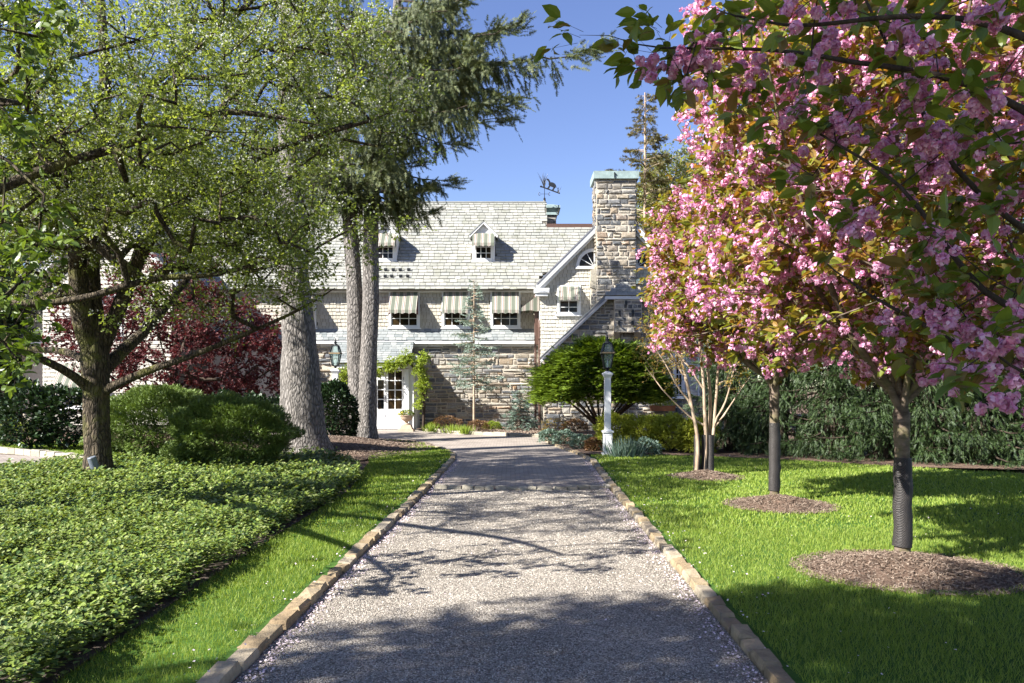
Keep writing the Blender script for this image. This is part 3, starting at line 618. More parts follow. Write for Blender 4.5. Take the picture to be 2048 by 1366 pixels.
# ---- dormers
for cxd, hw in dorm:
    Y0 = 34.05; z0 = zr(Y0)-.02; ze = wz(468, Y0); za = wz(443, Y0); mb = MB(); wt = .10
    mb.prism([(cxd-hw, z0), (cxd-hw+wt, z0), (cxd-hw+wt, ze), (cxd-hw, ze)], Y0, Y0+1.25); mb.prism([(cxd+hw-wt, z0), (cxd+hw, z0), (cxd+hw, ze), (cxd+hw-wt, ze)], Y0, Y0+1.25)
    mb.prism([(cxd-hw, ze), (cxd+hw, ze), (cxd, za-.06)], Y0+.002, Y0+1.3); mb.box(cxd-hw+wt, cxd+hw-wt, Y0+.04, Y0+1.1, z0, ze-.001)
    mb.box(cxd-hw-.02, cxd+hw+.02, Y0-.05, Y0-.001, z0-.06, z0+.06)
    for s in (-1, 1):  # raking fascia
        e = (cxd+s*(hw+.14), ze-.05); p = (cxd, za+.02)
        mb.prism([e, p, (p[0], p[1]-.14), (e[0]-s*.03, e[1]-.13)][::s], Y0-.14, Y0-.03)
    dm = mb.build('dormer', MAT['white'], house)
    mb = MB()
    for s in (-1, 1):
        P = [(cxd+s*(hw+.16), Y0-.16, ze-.05), (cxd, Y0-.16, za+.045), (cxd, Y0+1.85, za+.045), (cxd+s*(hw+.16), Y0+1.2, ze-.05)]; 
        if s > 0: P = P[::-1]
        flat(mb, P, nrm((s*(za-ze), 0, hw)), .05)
    mb.build('dormer_roof', MAT['slate'], dm)
    # sash
    mb = MB(); a, b, c, d = cxd-hw+wt+.04, cxd+hw-wt-.04, z0+.13, ze-.05
    for q in ((a-.04, a+.03, c-.06, d), (b-.03, b+.04, c-.06, d), (a+.03, b-.03, c-.06, c+.03), (a+.03, b-.03, d-.04, d)): mb.box(q[0], q[1], Y0-.03, Y0+.03, q[2], q[3])
    for i in (1, 2): x = a+(b-a)*i/3; mb.box(x-.013, x+.013, Y0-.015, Y0+.03, c, d)
    for i in (1, 2, 3): z = c+(d-c)*i/4; mb.box(a, b, Y0-.013, Y0+.03, z-.012, z+.012)
    mb.build('sash', MAT['white'], dm)
    mb = MB(); mb.box(a, b, Y0+.0, Y0+.038, c, d); mb.build('pane', MAT['glass'], dm)
    awning(dm, cxd-hw+.02, cxd+hw-.02, Y0, ze+.02, .48, .5, .17)
# ---- gable wing
YG = 31.5; gc = at(1231, 0, YG)[0]; gL = at(1082, 0, YG)[0]; gR = 2*gc-gL; gz = wz(413, YG); ge = wz(572, YG)
gs = (gz-ge)/(gc-at(1072, 0, YG)[0])
mb = MB(); mb.prism([(gL, 0), (gR, 0), (gR, ge), (gc, gz-.1), (gL, ge)][::-1], YG, YG+.3); mb.box(gL, gL+.3, YG+.3, YW+.2, 0, 5.9); mb.build('wing_sheathing', MAT['gap'], house)
wl = [(at(1114, 0, YG)[0], at(1161, 0, YG)[0], wz(630, YG), wz(571, YG))]; wl.append((2*gc-wl[0][1], 2*gc-wl[0][0], wl[0][2], wl[0][3]))
mb = MB()
def gin(u, v):
    x = gL+u; z = 2.0+v
    if z > gz-.12-gs*abs(x-gc): return False
    if abs(x-gc) < .72: return False
    return not any(a+.03 < x < b-.03 and c+.03 < z < d-.03 for a, b, c, d in wl)
shingles(mb, (gL, YG, 2.0), X_, Z_, FR, gR-gL, gz-2.0, .15, (.11, .2), gin, 105, .032, .013); 
shingles(mb, (gL, YW, 2.0), -np.array([0, 1., 0]), Z_, -X_, YW-YG, 3.8, .15, (.11, .2), YES, 106, .032, .013)
mb.build('wing_shingles', MAT['shinglebright'], house)
for a, b, c, d in wl: window(house, a, b, c, d, YG, 2, (.48, .5, .14, .06, .04), rows=4)
# awning on the wing's side wall, seen edge on
mb = MB(); zt, zb = wz(590, 32.2), wz(618, 32.2); yo, y1 = 31.75, 32.85; xo = gL-.78
V = []; n = 12
for j, (x, z) in enumerate(((gL-.03, zt), (xo, zb), (xo-.01, zb-.14))):
    for i in range(n+1): V.append((x, yo+(y1-yo)*i/n, z+(.04*abs(math.sin(math.pi*i/n*4)) if j == 2 else 0)))
mb.add(V, [(j*(n+1)+i, j*(n+1)+i+1, (j+1)*(n+1)+i+1, (j+1)*(n+1)+i) for j in range(2) for i in range(n)])
for y in (yo, y1): mb.add([(gL-.03, y, zt), (xo, y, zb), (xo, y, zb-.13), (gL-.4, y, zb-.09), (gL-.2, y, zb-.14), (gL-.03, y, zb-.12)], [(0, 1, 2, 3, 4, 5)])
wn = MB(); wn.box(gL-.06, gL-.02, yo, y1, 4.2, zt); wn = wn.build('side_window', MAT['white'], house); ORG['x'] = 0
mb2 = MB(); mb2.box(gL-.075, gL-.062, yo+.1, y1-.1, 4.3, zt-.1); mb2.build('pane', MAT['glass'], wn)
mb.build('awning', MAT['awn'], wn)
# wing roof + rake boards
for s in (-1, 1):
    ex = gc+s*(gc-gL+.2); ezz = gz-gs*abs(ex-gc)
    mb = MB(); P = [(ex, YG-.32, ezz+.05), (gc, YG-.32, gz+.05), (gc, YR2+.2, gz+.05), (ex, 34 if s < 0 else 36, ezz+.05)]
    if s > 0: P = P[::-1]
    flat(mb, P, nrm((s*gs, 0, 1)), .05); mb.build('wing_roof', MAT['lead'], house)
    mb = MB(); Q = [(ex, ezz), (gc, gz), (gc, gz-.26), (ex, ezz-.24)]; mb.prism(Q[::-s], YG-.30, YG-.16)
    Q = [(ex, ezz-.22), (gc, gz-.24), (gc, gz-.36), (ex+(-s)*.1, ezz-.30)]; mb.prism(Q[::-s], YG-.159, YG-.02); mb.build('rake_board', MAT['white'], house)
    mb = MB(); rx = gL if s < 0 else gR; mb.box(min(rx-.28, rx+.0) if s < 0 else rx-.32, rx+.32 if s < 0 else rx+.28, YG-.34, YG+.1, ge-.30, ge-.12); mb.box(rx-.22 if s < 0 else rx-.26, rx+.26 if s < 0 else rx+.22, YG-.28, YG+.1, ge-.42, ge-.302); mb.build('cornice_return', MAT['white'], house)
# quarter-round windows
for s in (-1, 1):
    qx = gc-s*.0+ (-.86 if s < 0 else .86); qz = wz(533, YG); R = .70
    def arc(rad, n=14): return [(qx+s*rad*math.sin(math.pi/2*i/n), qz+rad*math.cos(math.pi/2*i/n)) for i in range(n+1)]
    mb = MB(); o = arc(R); i_ = arc(R-.12)
    o = [(x, z) for x, z in o]; 
    for k in range(14):
        q = [o[k], o[k+1], i_[k+1], i_[k]]; mb.prism(q if s < 0 else q[::-1], YG-.09, YG+.02)
    xa, xb = sorted((qx, qx-s*.13)); mb.box(xa, xb, YG-.088, YG+.02, qz-.10, qz+R); xa, xb = sorted((qx+s*.001, qx+s*(R+.03))); mb.box(xa, xb, YG-.10, YG+.02, qz-.10, qz)
    for ang in (.5, 1.05):
        mb.bar((qx, YG-.06, qz), (qx+s*(R-.12)*math.sin(ang), YG-.06, qz+(R-.12)*math.cos(ang)), .02)
    wn = mb.build('quarter_window', MAT['white'], house)
    mb = MB(); P = [(qx, qz)]+arc(R-.1); mb.prism(P if s < 0 else P[::-1], YG-.045, YG-.03); mb.build('pane', MAT['glass'], wn)
# ---- chimney
ca, cb = at(1192.5, 0, 31.1)[0], at(1271.5, 0, 31.1)[0]; czt = wz(360, 31.1); cyf, cyb = 31.1, 32.3
mb = MB(); mb.box(ca, cb, cyf, cyb, 4.0, czt+.02); sa = at(1182, 0, 31.1)[0]; mb.box(sa, ca, cyf+.05, cyb, 4.0, 5.65); mb.box(cb, cb+.2, cyf+.05, cyb, 4.0, 5.75)
ch = mb.build('chimney', MAT['mortar'], house)
mb = MB(); stones(mb, (ca, cyf, 4.0), X_, Z_, FR, cb-ca, czt-4.0, YES, 111, (.12, .27), (.16, .62), (.02, .05))
stones(mb, (ca, cyb, 4.0), -np.array([0, 1., 0]), Z_, -X_, cyb-cyf, czt-4.0, YES, 112); stones(mb, (cb, cyf, 4.0), np.array([0, 1., 0]), Z_, X_, cyb-cyf, czt-4.0, YES, 113)
stones(mb, (sa, cyf+.05, 4.0), X_, Z_, FR, ca-sa, 1.62, YES, 114, (.12, .2), (.1, .2), (.01, .03)); mb.build('chimney_stones', MAT['stone'], ch)
mb = MB(); mb.hexa([(sa-.03, cyf-.02, 5.62), (ca-.001, cyf-.02, 5.55), (ca-.001, cyb, 5.55), (sa-.03, cyb, 5.62), (sa+.0, cyf-.0, 6.30), (ca-.001, cyf-.0, 6.36), (ca-.001, cyb, 6.36), (sa, cyb, 6.30)]); mb.build('shoulder_block', MAT['palekerb'], ch)
def hipcap(x0, x1, y0, y1, za, zb, zc, par, name='chimney_cap', m=None):
    mb = MB(); mb.box(x0, x1, y0, y1, za, zb); cx_, cy_ = (x0+x1)/2, (y0+y1)/2; d = min(x1-x0, y1-y0)*.42
    b = [(x0, y0, zb+.001), (x1, y0, zb+.001), (x1, y1, zb+.001), (x0, y1, zb+.001)]; t = [(x0+d, cy_-.02, zc), (x1-d, cy_-.02, zc), (x1-d, cy_+.02, zc), (x0+d, cy_+.02, zc)]
    mb.hexa(b+t); return mb.build(name, m or MAT['copper'], par)
hipcap(ca-.11, cb+.11, cyf-.13, cyb+.13, wz(357, 31), wz(342, 31), wz(336, 31)+.02, ch)
mb = MB(); mb.box(ca+.1, cb-.1, cyf+.04, cyb-.04, czt, wz(357, 31)+.02); mb.build('chimney_neck', MAT['copper'], ch); mb = MB(); mb.box(cb+.02, cb+.26, cyf-.05, cyb, 5.75, 5.92); mb.build('chimney_flashing', MAT['copper'], ch)
mb = MB(); mb.bar((3.98, cyf-.16, wz(356, 31)), (3.98, cyf-.16, wz(345, 31)), .03); mb.bar((3.98, cyf-.16, wz(345, 31)), (4.05, cyf-.16, wz(350, 31)), .02); mb.build('cap_bracket', MAT['black'], ch)
# rear chimney
ra, rb = at(1088, 0, 38)[0], at(1111.5, 0, 38)[0]
mb = MB(); mb.box(ra, rb, 37.6, 38.8, 7.5, wz(434, 38)); rc = mb.build('chimney', MAT['mortar'], house)
mb = MB(); stones(mb, (ra, 37.6, 7.5), X_, Z_, FR, rb-ra, wz(434, 38)-7.5, YES, 115); mb.build('chimney_stones', MAT['stone'], rc)
hipcap(ra-.05, rb+.06, 37.5, 38.9, wz(434, 38), wz(429, 38), wz(428, 38), rc); mb = MB(); mb.tbox((ra+rb)/2, 38.2, wz(429, 38), wz(421, 38), (rb-ra)/2-.05, (rb-ra)/2+.2, .55, .75); mb.build('cap_flare', MAT['copper'], rc)
hipcap(ra-.15, rb+.18, 37.4, 39.0, wz(421, 38), wz(416, 38), wz(407, 38), rc)
# ---- lower stone gable
YL = 30.3; lc = at(1248, 0, YL)[0]; lL = at(1087, 0, YL)[0]; lR = 2*lc-lL+.2; le = wz(712, YL); ls = (wz(590, YL)-wz(712, YL))/((1214-1086)/F*YL)
zh = wz(592, YL); hx0, hx1 = at(1214, 0, YL)[0], at(1284, 0, YL)[0]
def lz(x): return min(zh, le+ls*(min(x-lL, lR-x)))
mb = MB(); mb.prism([(lL, 0), (lR, 0), (lR, le-.05), (hx1, zh-.08), (hx0, zh-.08), (lL, le-.05)][::-1], YL, YL+.4); mb.box(lR, 9.5, YL+.5, YL+.8, 0, 3.0); mb.build('gable_mortar', MAT['mortar'], house)
LW = (at(1345, 0, YL)[0], at(1398, 0, YL)[0], wz(795, YL), wz(700, YL)); bx0, bx1 = at(1227, 0, YL)[0], at(1281, 0, YL)[0]
mb = MB(); stones(mb, (lL, YL, 0), X_, Z_, FR, lR-lL, zh, lambda u, v: v < lz(lL+u)-.10 and not (LW[0] < lL+u < LW[1] and LW[2] < v < LW[3]) and not (bx0 < lL+u < bx1 and v > wz(664, YL)), 121)
mb.build('gable_stones', MAT['stone'], house); mb = MB(); stones(mb, (lR, YL+.5, 0), X_, Z_, FR, 9.5-lR, 3.0, YES, 122); mb.build('side_wall_stones', MAT['stone'], house)
for s in (-1, 1):
    ex = (lL-.12 if s < 0 else lR+.12); hx = hx0 if s < 0 else hx1; ez = le-ls*.12
    mb = MB(); P = [(ex, YL-.35, ez+.05), (hx, YL-.35, zh+.06), (hx, YG-.02, zh+.06), (ex, YG+.5, ez+.05)]
    if s > 0: P = P[::-1]
    flat(mb, P, nrm((s*ls, 0, 1)), .10); mb.build('lower_roof', MAT['lead'], house)
    mb = MB(); Q = [(ex, ez-.04), (hx, zh-.04), (hx, zh-.17), (ex, ez-.17)]; mb.prism(Q[::-s], YL-.30, YL-.20); mb.build('rake_board', MAT['white'], house)
    mb = MB(); shingles(mb, (ex, YL-.37, ez+.05), nrm((hx-ex, 0, zh-ez)), np.array([0, 1., 0]), nrm((s*ls, 0, 1)), math.hypot(hx-ex, zh-ez), 1.4, .3, (.2, .35), YES, 130+s); mb.build('lower_roof_slates', MAT['blueslate'], house)
# clipped gable hip
apx = (lc, YL+.45, wz(563, YL+.45)); mb = MB()
hp = [np.array((hx0-.15, YL-.38, zh-.02)), np.array((hx1+.15, YL-.38, zh-.02)), np.array(apx)]
hn = nrm(np.cross(hp[1]-hp[0], hp[2]-hp[0])); flat(mb, hp, hn, .06)
for s, P in ((-1, [hp[0], hp[2], (lc, YG, apx[2]), (hx0-.15, YG, zh-.02)]), (1, [hp[2], hp[1], (hx1+.15, YG, zh-.02), (lc, YG, apx[2])])): flat(mb, np.array(P), nrm((s*1., 0, 1.)), .06)
mb.build('clipped_hip', MAT['gap'], house); mb = MB(); hv = nrm(hp[2]-(hp[0]+hp[1])/2); HH = np.linalg.norm(hp[2]-(hp[0]+hp[1])/2); HWd = hp[1][0]-hp[0][0]
shingles(mb, hp[0], X_, hv, hn, HWd, HH, .14, (.14, .24), lambda u, v: abs(u-HWd/2) < HWd/2*(1-v/HH)+.02, 131, .014); mb.build('hip_slates', MAT['slate'], house)
mb = MB(); mb.box(hx0-.12, hx1+.12, YL-.36, YL-.26, zh-.16, zh-.04); mb.build('hip_fascia', MAT['white'], house)
# pigeon box
bz0, bz1 = wz(664, YL-.35), wz(598, YL-.35)
mb = MB(); mb.box(bx0, bx1, YL-.32, YL, bz0, zh-.17); pb = mb.build('pigeon_box', MAT['mortar'], house)
mb = MB(); stones(mb, (bx0, YL-.32, bz0), X_, Z_, FR, bx1-bx0, zh-.2-bz0, YES, 123, (.09, .2), (.15, .4), (.01, .025)); mb.build('box_stones', MAT['stone'], pb)
for px, py in ((1252, 609), (1239, 629), (1266, 628), (1238, 650), (1265, 649)):
    x, z = at(px, 0, YL-.34)[0], wz(py, YL-.34); mb = MB(); mb.box(x-.035, x+.035, YL-.47, YL-.3, z-.02, z+.02); mb.box(x-.045, x+.045, YL-.37, YL-.3, z+.021, z+.15); mb.build('perch', MAT['black'], pb)
for a, b in ((1228, 1240), (1269, 1281)):
    mb = MB(); xa, xb = at(a, 0, YL-.2)[0], at(b, 0, YL-.2)[0]; mb.hexa([(xa, YL-.1, bz0-.28), (xb, YL-.1, bz0-.28), (xb, YL, bz0-.28), (xa, YL, bz0-.28), (xa, YL-.3, bz0-.001), (xb, YL-.3, bz0-.001), (xb, YL, bz0-.001), (xa, YL, bz0-.001)]); mb.build('corbel', MAT['orangebox'] if 0 else MAT['kerb'], pb)
# copper saddle between lower roof and chimney
mb = MB(); P0 = at(1181, 612, YG-.25); P1 = at(1181, 597, YG-.1); P2 = at(1203, 574, YG-.1); P3 = at(1227, 572, YG-.25)
for i in range(6):
    f0, f1 = i/6+.006, (i+1)/6-.006; a, b, c, d = P0+(P3-P0)*f0, P0+(P3-P0)*f1, P1+(P2-P1)*f1, P1+(P2-P1)*f0
    flat(mb, [a, b, c, d], (0, -1, 0), .03); mb.bar(a+[0, -.02, 0], d+[0, -.02, 0], .02, .04)
mb.build('copper_saddle', MAT['copper'], house)
# window with shutter in the lower gable
gw = window(house, LW[0], LW[1]-.55, LW[2], LW[3], YL-.03, 2, None, rows=4)
mb = MB(); sx0, sx1 = LW[1]-.52, LW[1]; mb.box(sx0, sx0+.06, YL-.10, YL-.04, LW[2], LW[3]); mb.box(sx1-.06, sx1, YL-.10, YL-.04, LW[2], LW[3])
for z in np.arange(LW[2]+.03, LW[3]-.02, .055): mb.hexa([(sx0+.06, YL-.10, z), (sx1-.06, YL-.10, z), (sx1-.06, YL-.05, z+.02), (sx0+.06, YL-.05, z+.02), (sx0+.06, YL-.10, z+.015), (sx1-.06, YL-.10, z+.015), (sx1-.06, YL-.05, z+.035), (sx0+.06, YL-.05, z+.035)])
mb.build('shutter', MAT['lead'] if 0 else MAT['white'], house)
# downspouts
for px, Y, y0, y1, rr in ((1071, 32.2, 590, 862, .05), (1079, 31.6, 640, 862, .05)):
    mb = MB(); x = at(px, 0, Y)[0]; mb.tube([(x, Y+.2, wz(y0, Y)), (x, Y, wz(y0, Y)-.3), (x, Y, 1.8), (x, Y, .05)], [rr]*4, 8)
    for z in (1.0, 2.4, 3.6): mb.box(x-rr-.012, x+rr+.012, Y-rr-.012, Y+rr+.012, z, z+.05)
    mb.build('downspout', MAT['brownmetal'], house, smooth=False)
mb = MB(); x = at(1074, 0, 32.0)[0]; mb.tbox(x, 32.05, wz(690, 32), wz(625, 32), .05, .10); mb.tbox(x, 32.05, wz(625, 32), wz(608, 32), .10, .17); mb.build('rainwater_head', MAT['brownmetal'], house)
# ---- porch with folding doors
pz = wz(725, 31.65); pxl, pxr = at(668, 0, 31.7)[0], at(818, 0, 31.7)[0]; pxr2 = at(828, 0, 32.75)[0]; pxl2 = pxl-.2
Pn = nrm(np.array([0, -(3.60-pz), 1.1])); Pv = nrm(np.array([0, 1.1, 3.60-pz]))
mb = MB(); flat(mb, [(pxl, 31.65, pz), (pxr, 31.65, pz), (pxr2, 32.75, 3.60), (pxl2, 32.75, 3.60)], Pn, .06); mb.build('porch_roof_deck', MAT['gap'], house)
PH = math.hypot(1.1, 3.6-pz); mb = MB()
shingles(mb, (pxl2, 31.62, pz-.02), X_, Pv, Pn, pxr2-pxl2, PH, .15, (.2, .38), lambda u, v: pxl+(pxl2-pxl)*v/PH-.02 < pxl2+u < pxr+(pxr2-pxr)*v/PH+.03, 141, .018, .011); mb.build('porch_slates', MAT['blueslate'], house)
YD = 31.95; dz = wz(738, YD)
mb = MB(); mb.box(pxl, pxr+.02, 31.72, 31.9, dz+.02, pz-.03); xa = at(808, 0, 31.75)[0]; xb = at(818, 0, 31.75)[0]; mb.box(xa, xb, 31.72, 31.94, .0, dz); mb.box(xb-.001, xb+.18, 31.80, 32.97, 0, pz+.05); mb.box(xb+.02, xb+.28, 32.2, 32.98, 0, pz+.3)
mb.box(pxl, pxl+.2, 31.74, 31.94, 0, dz); mb.build('porch_frame', MAT['white'], house)
mb = MB(); mb.box(pxl+.2, xa, 32.02, 32.06, 0, dz); mb.build('door_backing', MAT['gap'], house)
edges = [808, 772, 737, 702]
for k in range(3):
    x1, x0 = at(edges[k], 0, YD)[0]-.008, at(edges[k+1], 0, YD)[0]+.008; top = dz-.01
    gz0 = wz(818, YD); gz1 = wz(742, YD) if k == 0 else wz(760, YD); st = .075; mb = MB()
    mb.box(x0, x1, YD, YD+.05, .03, gz0); mb.box(x0, x0+st, YD, YD+.05, gz0, top); mb.box(x1-st, x1, YD, YD+.05, gz0, top); mb.box(x0+st, x1-st, YD, YD+.05, gz1, top)
    xm = (x0+x1)/2; nr = 4 if k == 0 else 3; mb.box(xm-.018, xm+.018, YD+.003, YD+.047, gz0, gz1)
    for i in range(1, nr): z = gz0+(gz1-gz0)*i/nr; mb.box(x0+st, x1-st, YD+.005, YD+.045, z-.018, z+.018)
    d = mb.build('door', MAT['white'], house)
    mb = MB(); mb.box(x0+st, x1-st, YD+.02, YD+.03, gz0, gz1); mb.build('pane', MAT['glass'], d)
    for z in (.5, 1.25, 2.0): mb = MB(); mb.box(x1-.02, x1+.006, YD-.012, YD-.002, z, z+.12); mb.build('hinge', MAT['lead'], d)
# ---- left wing, seen between the trees
YA = 29.6; wx0, wx1 = at(86, 0, YA)[0], at(345, 0, YA)[0]
mb = MB(); mb.box(wx0, wx1, YA, YA+4.5, 0, 5.9); mb.prism([(wx0, 5.9), (wx1, 5.9), ((wx0+wx1)/2, 8.6)], YA, YA+5.5); mb.build('left_wing_sheathing', MAT['gap'], house)
mb = MB(); lwx = at(125, 0, YA)[0]; LWW = (lwx, lwx+1.2, .9, 2.6); LW3 = (at(200, 0, YA)[0], at(245, 0, YA)[0], 3.6, 5.2); mc = (wx0+wx1)/2
shingles(mb, (wx0, YA, .3), X_, Z_, FR, wx1-wx0, 8.2, .15, (.12, .22), lambda u, v: .3+v < 8.5-2.7*abs(wx0+u-mc)/((wx1-wx0)/2) and notwin(wx0, .3, [LWW, LW3], -.02)(u, v), 151, .034, .013); mb.build('left_wing_shingles', MAT['shinglebright'], house)
window(house, *LWW, YA, 3, (.8, .7, .15, .02, .0)); window(house, *LW3, YA, 2)
for s in (-1, 1):
    ex = mc+s*((wx1-wx0)/2+.25); mb = MB(); P = [(ex, YA-.3, 5.7), (mc, YA-.3, 8.72), (mc, YA+6.5, 8.72), (ex, YA+5, 5.7)]
    if s > 0: P = P[::-1]
    flat(mb, P, nrm((s*1., 0, 1.)), .1); mb.build('left_wing_roof', MAT['slate'], house)
    mb = MB(); Q = [(ex, 5.66), (mc, 8.66), (mc, 8.42), (ex, 5.42)]; mb.prism(Q[::-s], YA-.28, YA-.05); mb.build('rake_board', MAT['white'], house)
# ---- weather vane with a tortoise
vx, vz = at(1089, 0, 37)[0], zr(YR)+.02
wv = thing('weather_vane', 'black iron weather vane with a walking tortoise between reeds on the roof ridge end', 'weather vane', (vx, 37, vz))
mb = MB(); mb.tube([(vx, 37, vz), (vx, 37, wz(372, 37))], [.018, .012], 6); mb.lathe(vx, 37, [(.08, vz), (.05, vz+.1), (.06, vz+.16), (.01, vz+.24)], 10); mb.build('pole', MAT['black'], wv)
mb = MB(); zc = wz(388, 37); mb.bar((vx-.22, 37, zc), (vx+.24, 37, zc), .015); mb.bar((vx, 36.8, zc), (vx, 37.2, zc), .015)
for s in (-1, 1):
    p = np.array([vx+s*.23, 37, zc]); q = [p+[.05*math.cos(a), 0, .07*math.sin(a)] for a in np.linspace(.9, 5.4, 8)]; mb.tube(q, [.012]*8, 5)
mb.build('direction_arms', MAT['black'], wv)
b0, b1 = at(1082, 373, 37), at(1120, 387, 37); mb = MB(); mb.bar(b0, b1, .05, .05); mb.lathe(b0[0], 37, [(.01, b0[2]-.05), (.06, b0[2]), (.01, b0[2]+.05)], 8); mb.build('arrow_bar', MAT['black'], wv)
def reeds(base, n, h, seed):
    r = R_(seed); mb = MB()
    for i in range(n):
        a = r.uniform(-.42, .38); L = h*r.uniform(.6, 1.0); p = base+np.array([r.uniform(-.05, .05), r.uniform(-.02, .02), 0]); q = p+[math.sin(a)*L*.5, 0, L*.5]; t = q+[math.sin(a*1.5)*L*.5, 0, L*.45]
        mb.tube([p, q, t], [.014, .012, .003], 4)
    mb.build('reeds', MAT['black'], wv)
reeds(at(1088, 374, 37), 12, .72, 5); reeds(at(1117, 385, 37), 7, .34, 6)
mb = MB(); c = at(1104.5, 371, 37); th = np.linspace(0, 2*math.pi, 18, endpoint=False)
rot = lambda x, z: (c[0]+x*.90+z*.42, c[2]+z*.90-x*.42)
mb.prism([rot(.19*math.cos(a), .13*math.sin(a)*(1 if math.sin(a) > 0 else .45)) for a in th], 36.95, 37.05)
mb.prism([rot(*p) for p in ((-.16, .02), (-.28, .12), (-.36, .13), (-.37, .18), (-.27, .20), (-.13, .10))], 36.97, 37.03)
for x in (-.13, .10): mb.prism([rot(*p) for p in ((x, -.02), (x+.07, -.02), (x+.05, -.22), (x-.03, -.22), (x-.02, -.17))], 36.97, 37.03)
mb.build('tortoise', MAT['black'], wv)
# ------------------------------------------------------------------ trees
class Skel:
    def __init__(s, cap=60000):
        s.P = np.zeros((cap, 3)); s.par = np.full(cap, -1); s.rf = np.zeros(cap); s.n = 0; s.leaf = np.zeros(cap); s.cl = []; s.clp = []
    def node(s, p, par, r=0.0):
        i = s.n; s.P[i] = p; s.par[i] = par; s.rf[i] = r; s.n += 1; return i
    def path(s, pts, rad, par=-1, step=.25, seed=0, jit=.0):
        r = R_(seed+77); pts = np.asarray(pts, float); rad = np.asarray(rad, float); d = np.r_[0, np.cumsum(np.linalg.norm(np.diff(pts, axis=0), axis=1))]
        n = max(2, int(d[-1]/step)); t = np.linspace(0, d[-1], n+1)
        # smooth interpolation
        Q = np.stack([np.interp(t, d, pts[:, k]) for k in range(3)], 1)
        for _ in range(3): Q[1:-1] = (Q[:-2]+2*Q[1:-1]+Q[2:])/4
        if jit: Q[1:] += np.cumsum(r.normal(size=Q[1:].shape)*jit, 0)*.5
        Rr = np.interp(t, d, rad); start = 0 if par < 0 else 1
        for i in range(start, len(Q)): par = s.node(Q[i], par, Rr[i])
        return par
    def nearest(s, p, k=None):
        return int(np.argmin(((s.P[:s.n]-p)**2).sum(1)))
    def attach(s, c, r, up=.6, seg=.35, arch=.12, jit=.06, lo=0):
        d = s.P[lo:s.n]-c; dist = np.linalg.norm(d, axis=1)+up*np.maximum(0, d[:, 2]); j = lo+int(np.argmin(dist)); p = s.P[j]; L = np.linalg.norm(c-p)
        n = max(1, int(L/seg)); par = j
        for i in range(1, n+1):
            t = i/n; q = p+(c-p)*t+np.array([0, 0, arch*L*math.sin(math.pi*t)])+(r.normal(size=3)*jit*min(L, 1) if i < n else 0); par = s.node(q, par)
        s.leaf[par] += 1; s.cl.append(c); s.clp.append(nrm(c-p+1e-6)); return par
    def mesh(s, tw=.006, pw=.5, name='trunk', m=None, parent=None, sides=(10, 6, 4), rmax=9):
        n = s.n; cnt = s.leaf[:n].copy(); par = s.par[:n]
        for i in range(n-1, -1, -1):
            if par[i] >= 0: cnt[par[i]] += cnt[i]
        rad = np.maximum(s.rf[:n], np.minimum(tw*np.maximum(cnt, 1)**pw, rmax))
        for i in range(n):
            if par[i] >= 0 and s.rf[i] == 0: rad[i] = min(rad[i], rad[par[i]]*.97)
        best = np.full(n, -1)
        for i in range(n):
            q = par[i]
            if q >= 0 and (best[q] < 0 or rad[i] > rad[best[q]]): best[q] = i
        A = Acc()
        for i in range(n):
            if par[i] < 0 or best[par[i]] != i:
                ch = [i]; 
                while best[ch[-1]] >= 0: ch.append(best[ch[-1]])
                P = s.P[ch]; Rr = rad[ch].copy()
                if par[i] >= 0: P = np.vstack([s.P[par[i]], P]); Rr = np.r_[min(rad[i]*1.15, rad[par[i]]), Rr]
                if len(P) < 2: continue
                Rr[-1] *= .4; k = sides[0] if Rr.max() > .06 else sides[1] if Rr.max() > .018 else sides[2]
                V, Fl = tube_geo(P, Rr, k); A.add(V, np.array(Fl).ravel(), np.full(len(Fl), 4))
        return A.build(name, m, parent, smooth=True)
def ell(r, n, ells, shell=.0, zmin=None):
    """points in a union of ellipsoids, pushed outwards by shell"""
    out = []; vol = np.array([e[3]*e[4]*e[5] for e in ells]); k = r.choice(len(ells), n, p=vol/vol.sum())
    d = nrm(r.normal(size=(n, 3))); t = r.random(n)**(1/3); t = t*(1-shell)+shell*(.75+.25*r.random(n))
    E = np.array(ells)[k]; P = E[:, :3]+d*E[:, 3:6]*t[:, None]
    if zmin is not None: P = P[P[:, 2] > zmin]
    return P
def twigleaf(A, AT, r, Cc, Cd, ntw, L, nl, size, tm, spread=.9, droop=.1, upn=.9, twr=.0035, lean=.5):
    """twigs round cluster centres with leaves along them"""
    N_ = len(Cc); idx = np.repeat(np.arange(N_), ntw); n = len(idx)
    d = nrm(Cd[idx]+r.normal(size=(n, 3))*spread+[0, 0, -droop]); Lt = L*r.uniform(.5, 1.2, n); p = Cc[idx]+r.normal(size=(n, 3))*L*.12
    AT.sc(TWIG, p, d, r.normal(size=(n, 3)), np.stack([np.full(n, twr), Lt, np.full(n, twr)], 1))
    j = np.repeat(np.arange(n), nl); m = len(j); t = r.uniform(.2, 1.05, m)[:, None]
    q = p[j]+d[j]*Lt[j, None]*t+r.normal(size=(m, 3))*L*.07
    f = nrm(d[j]*lean*[1, 1, .7]+r.normal(size=(m, 3))*[.7, .7, .45]+[0, 0, -.12]); nn = np.array([0, 0, upn])+r.normal(size=(m, 3))*.5
    A.sc(tm, q, f, nn, size*r.uniform(.6, 1.3, m)); return p, d, Lt
def path_px(pts): return [at(*p) for p in pts]
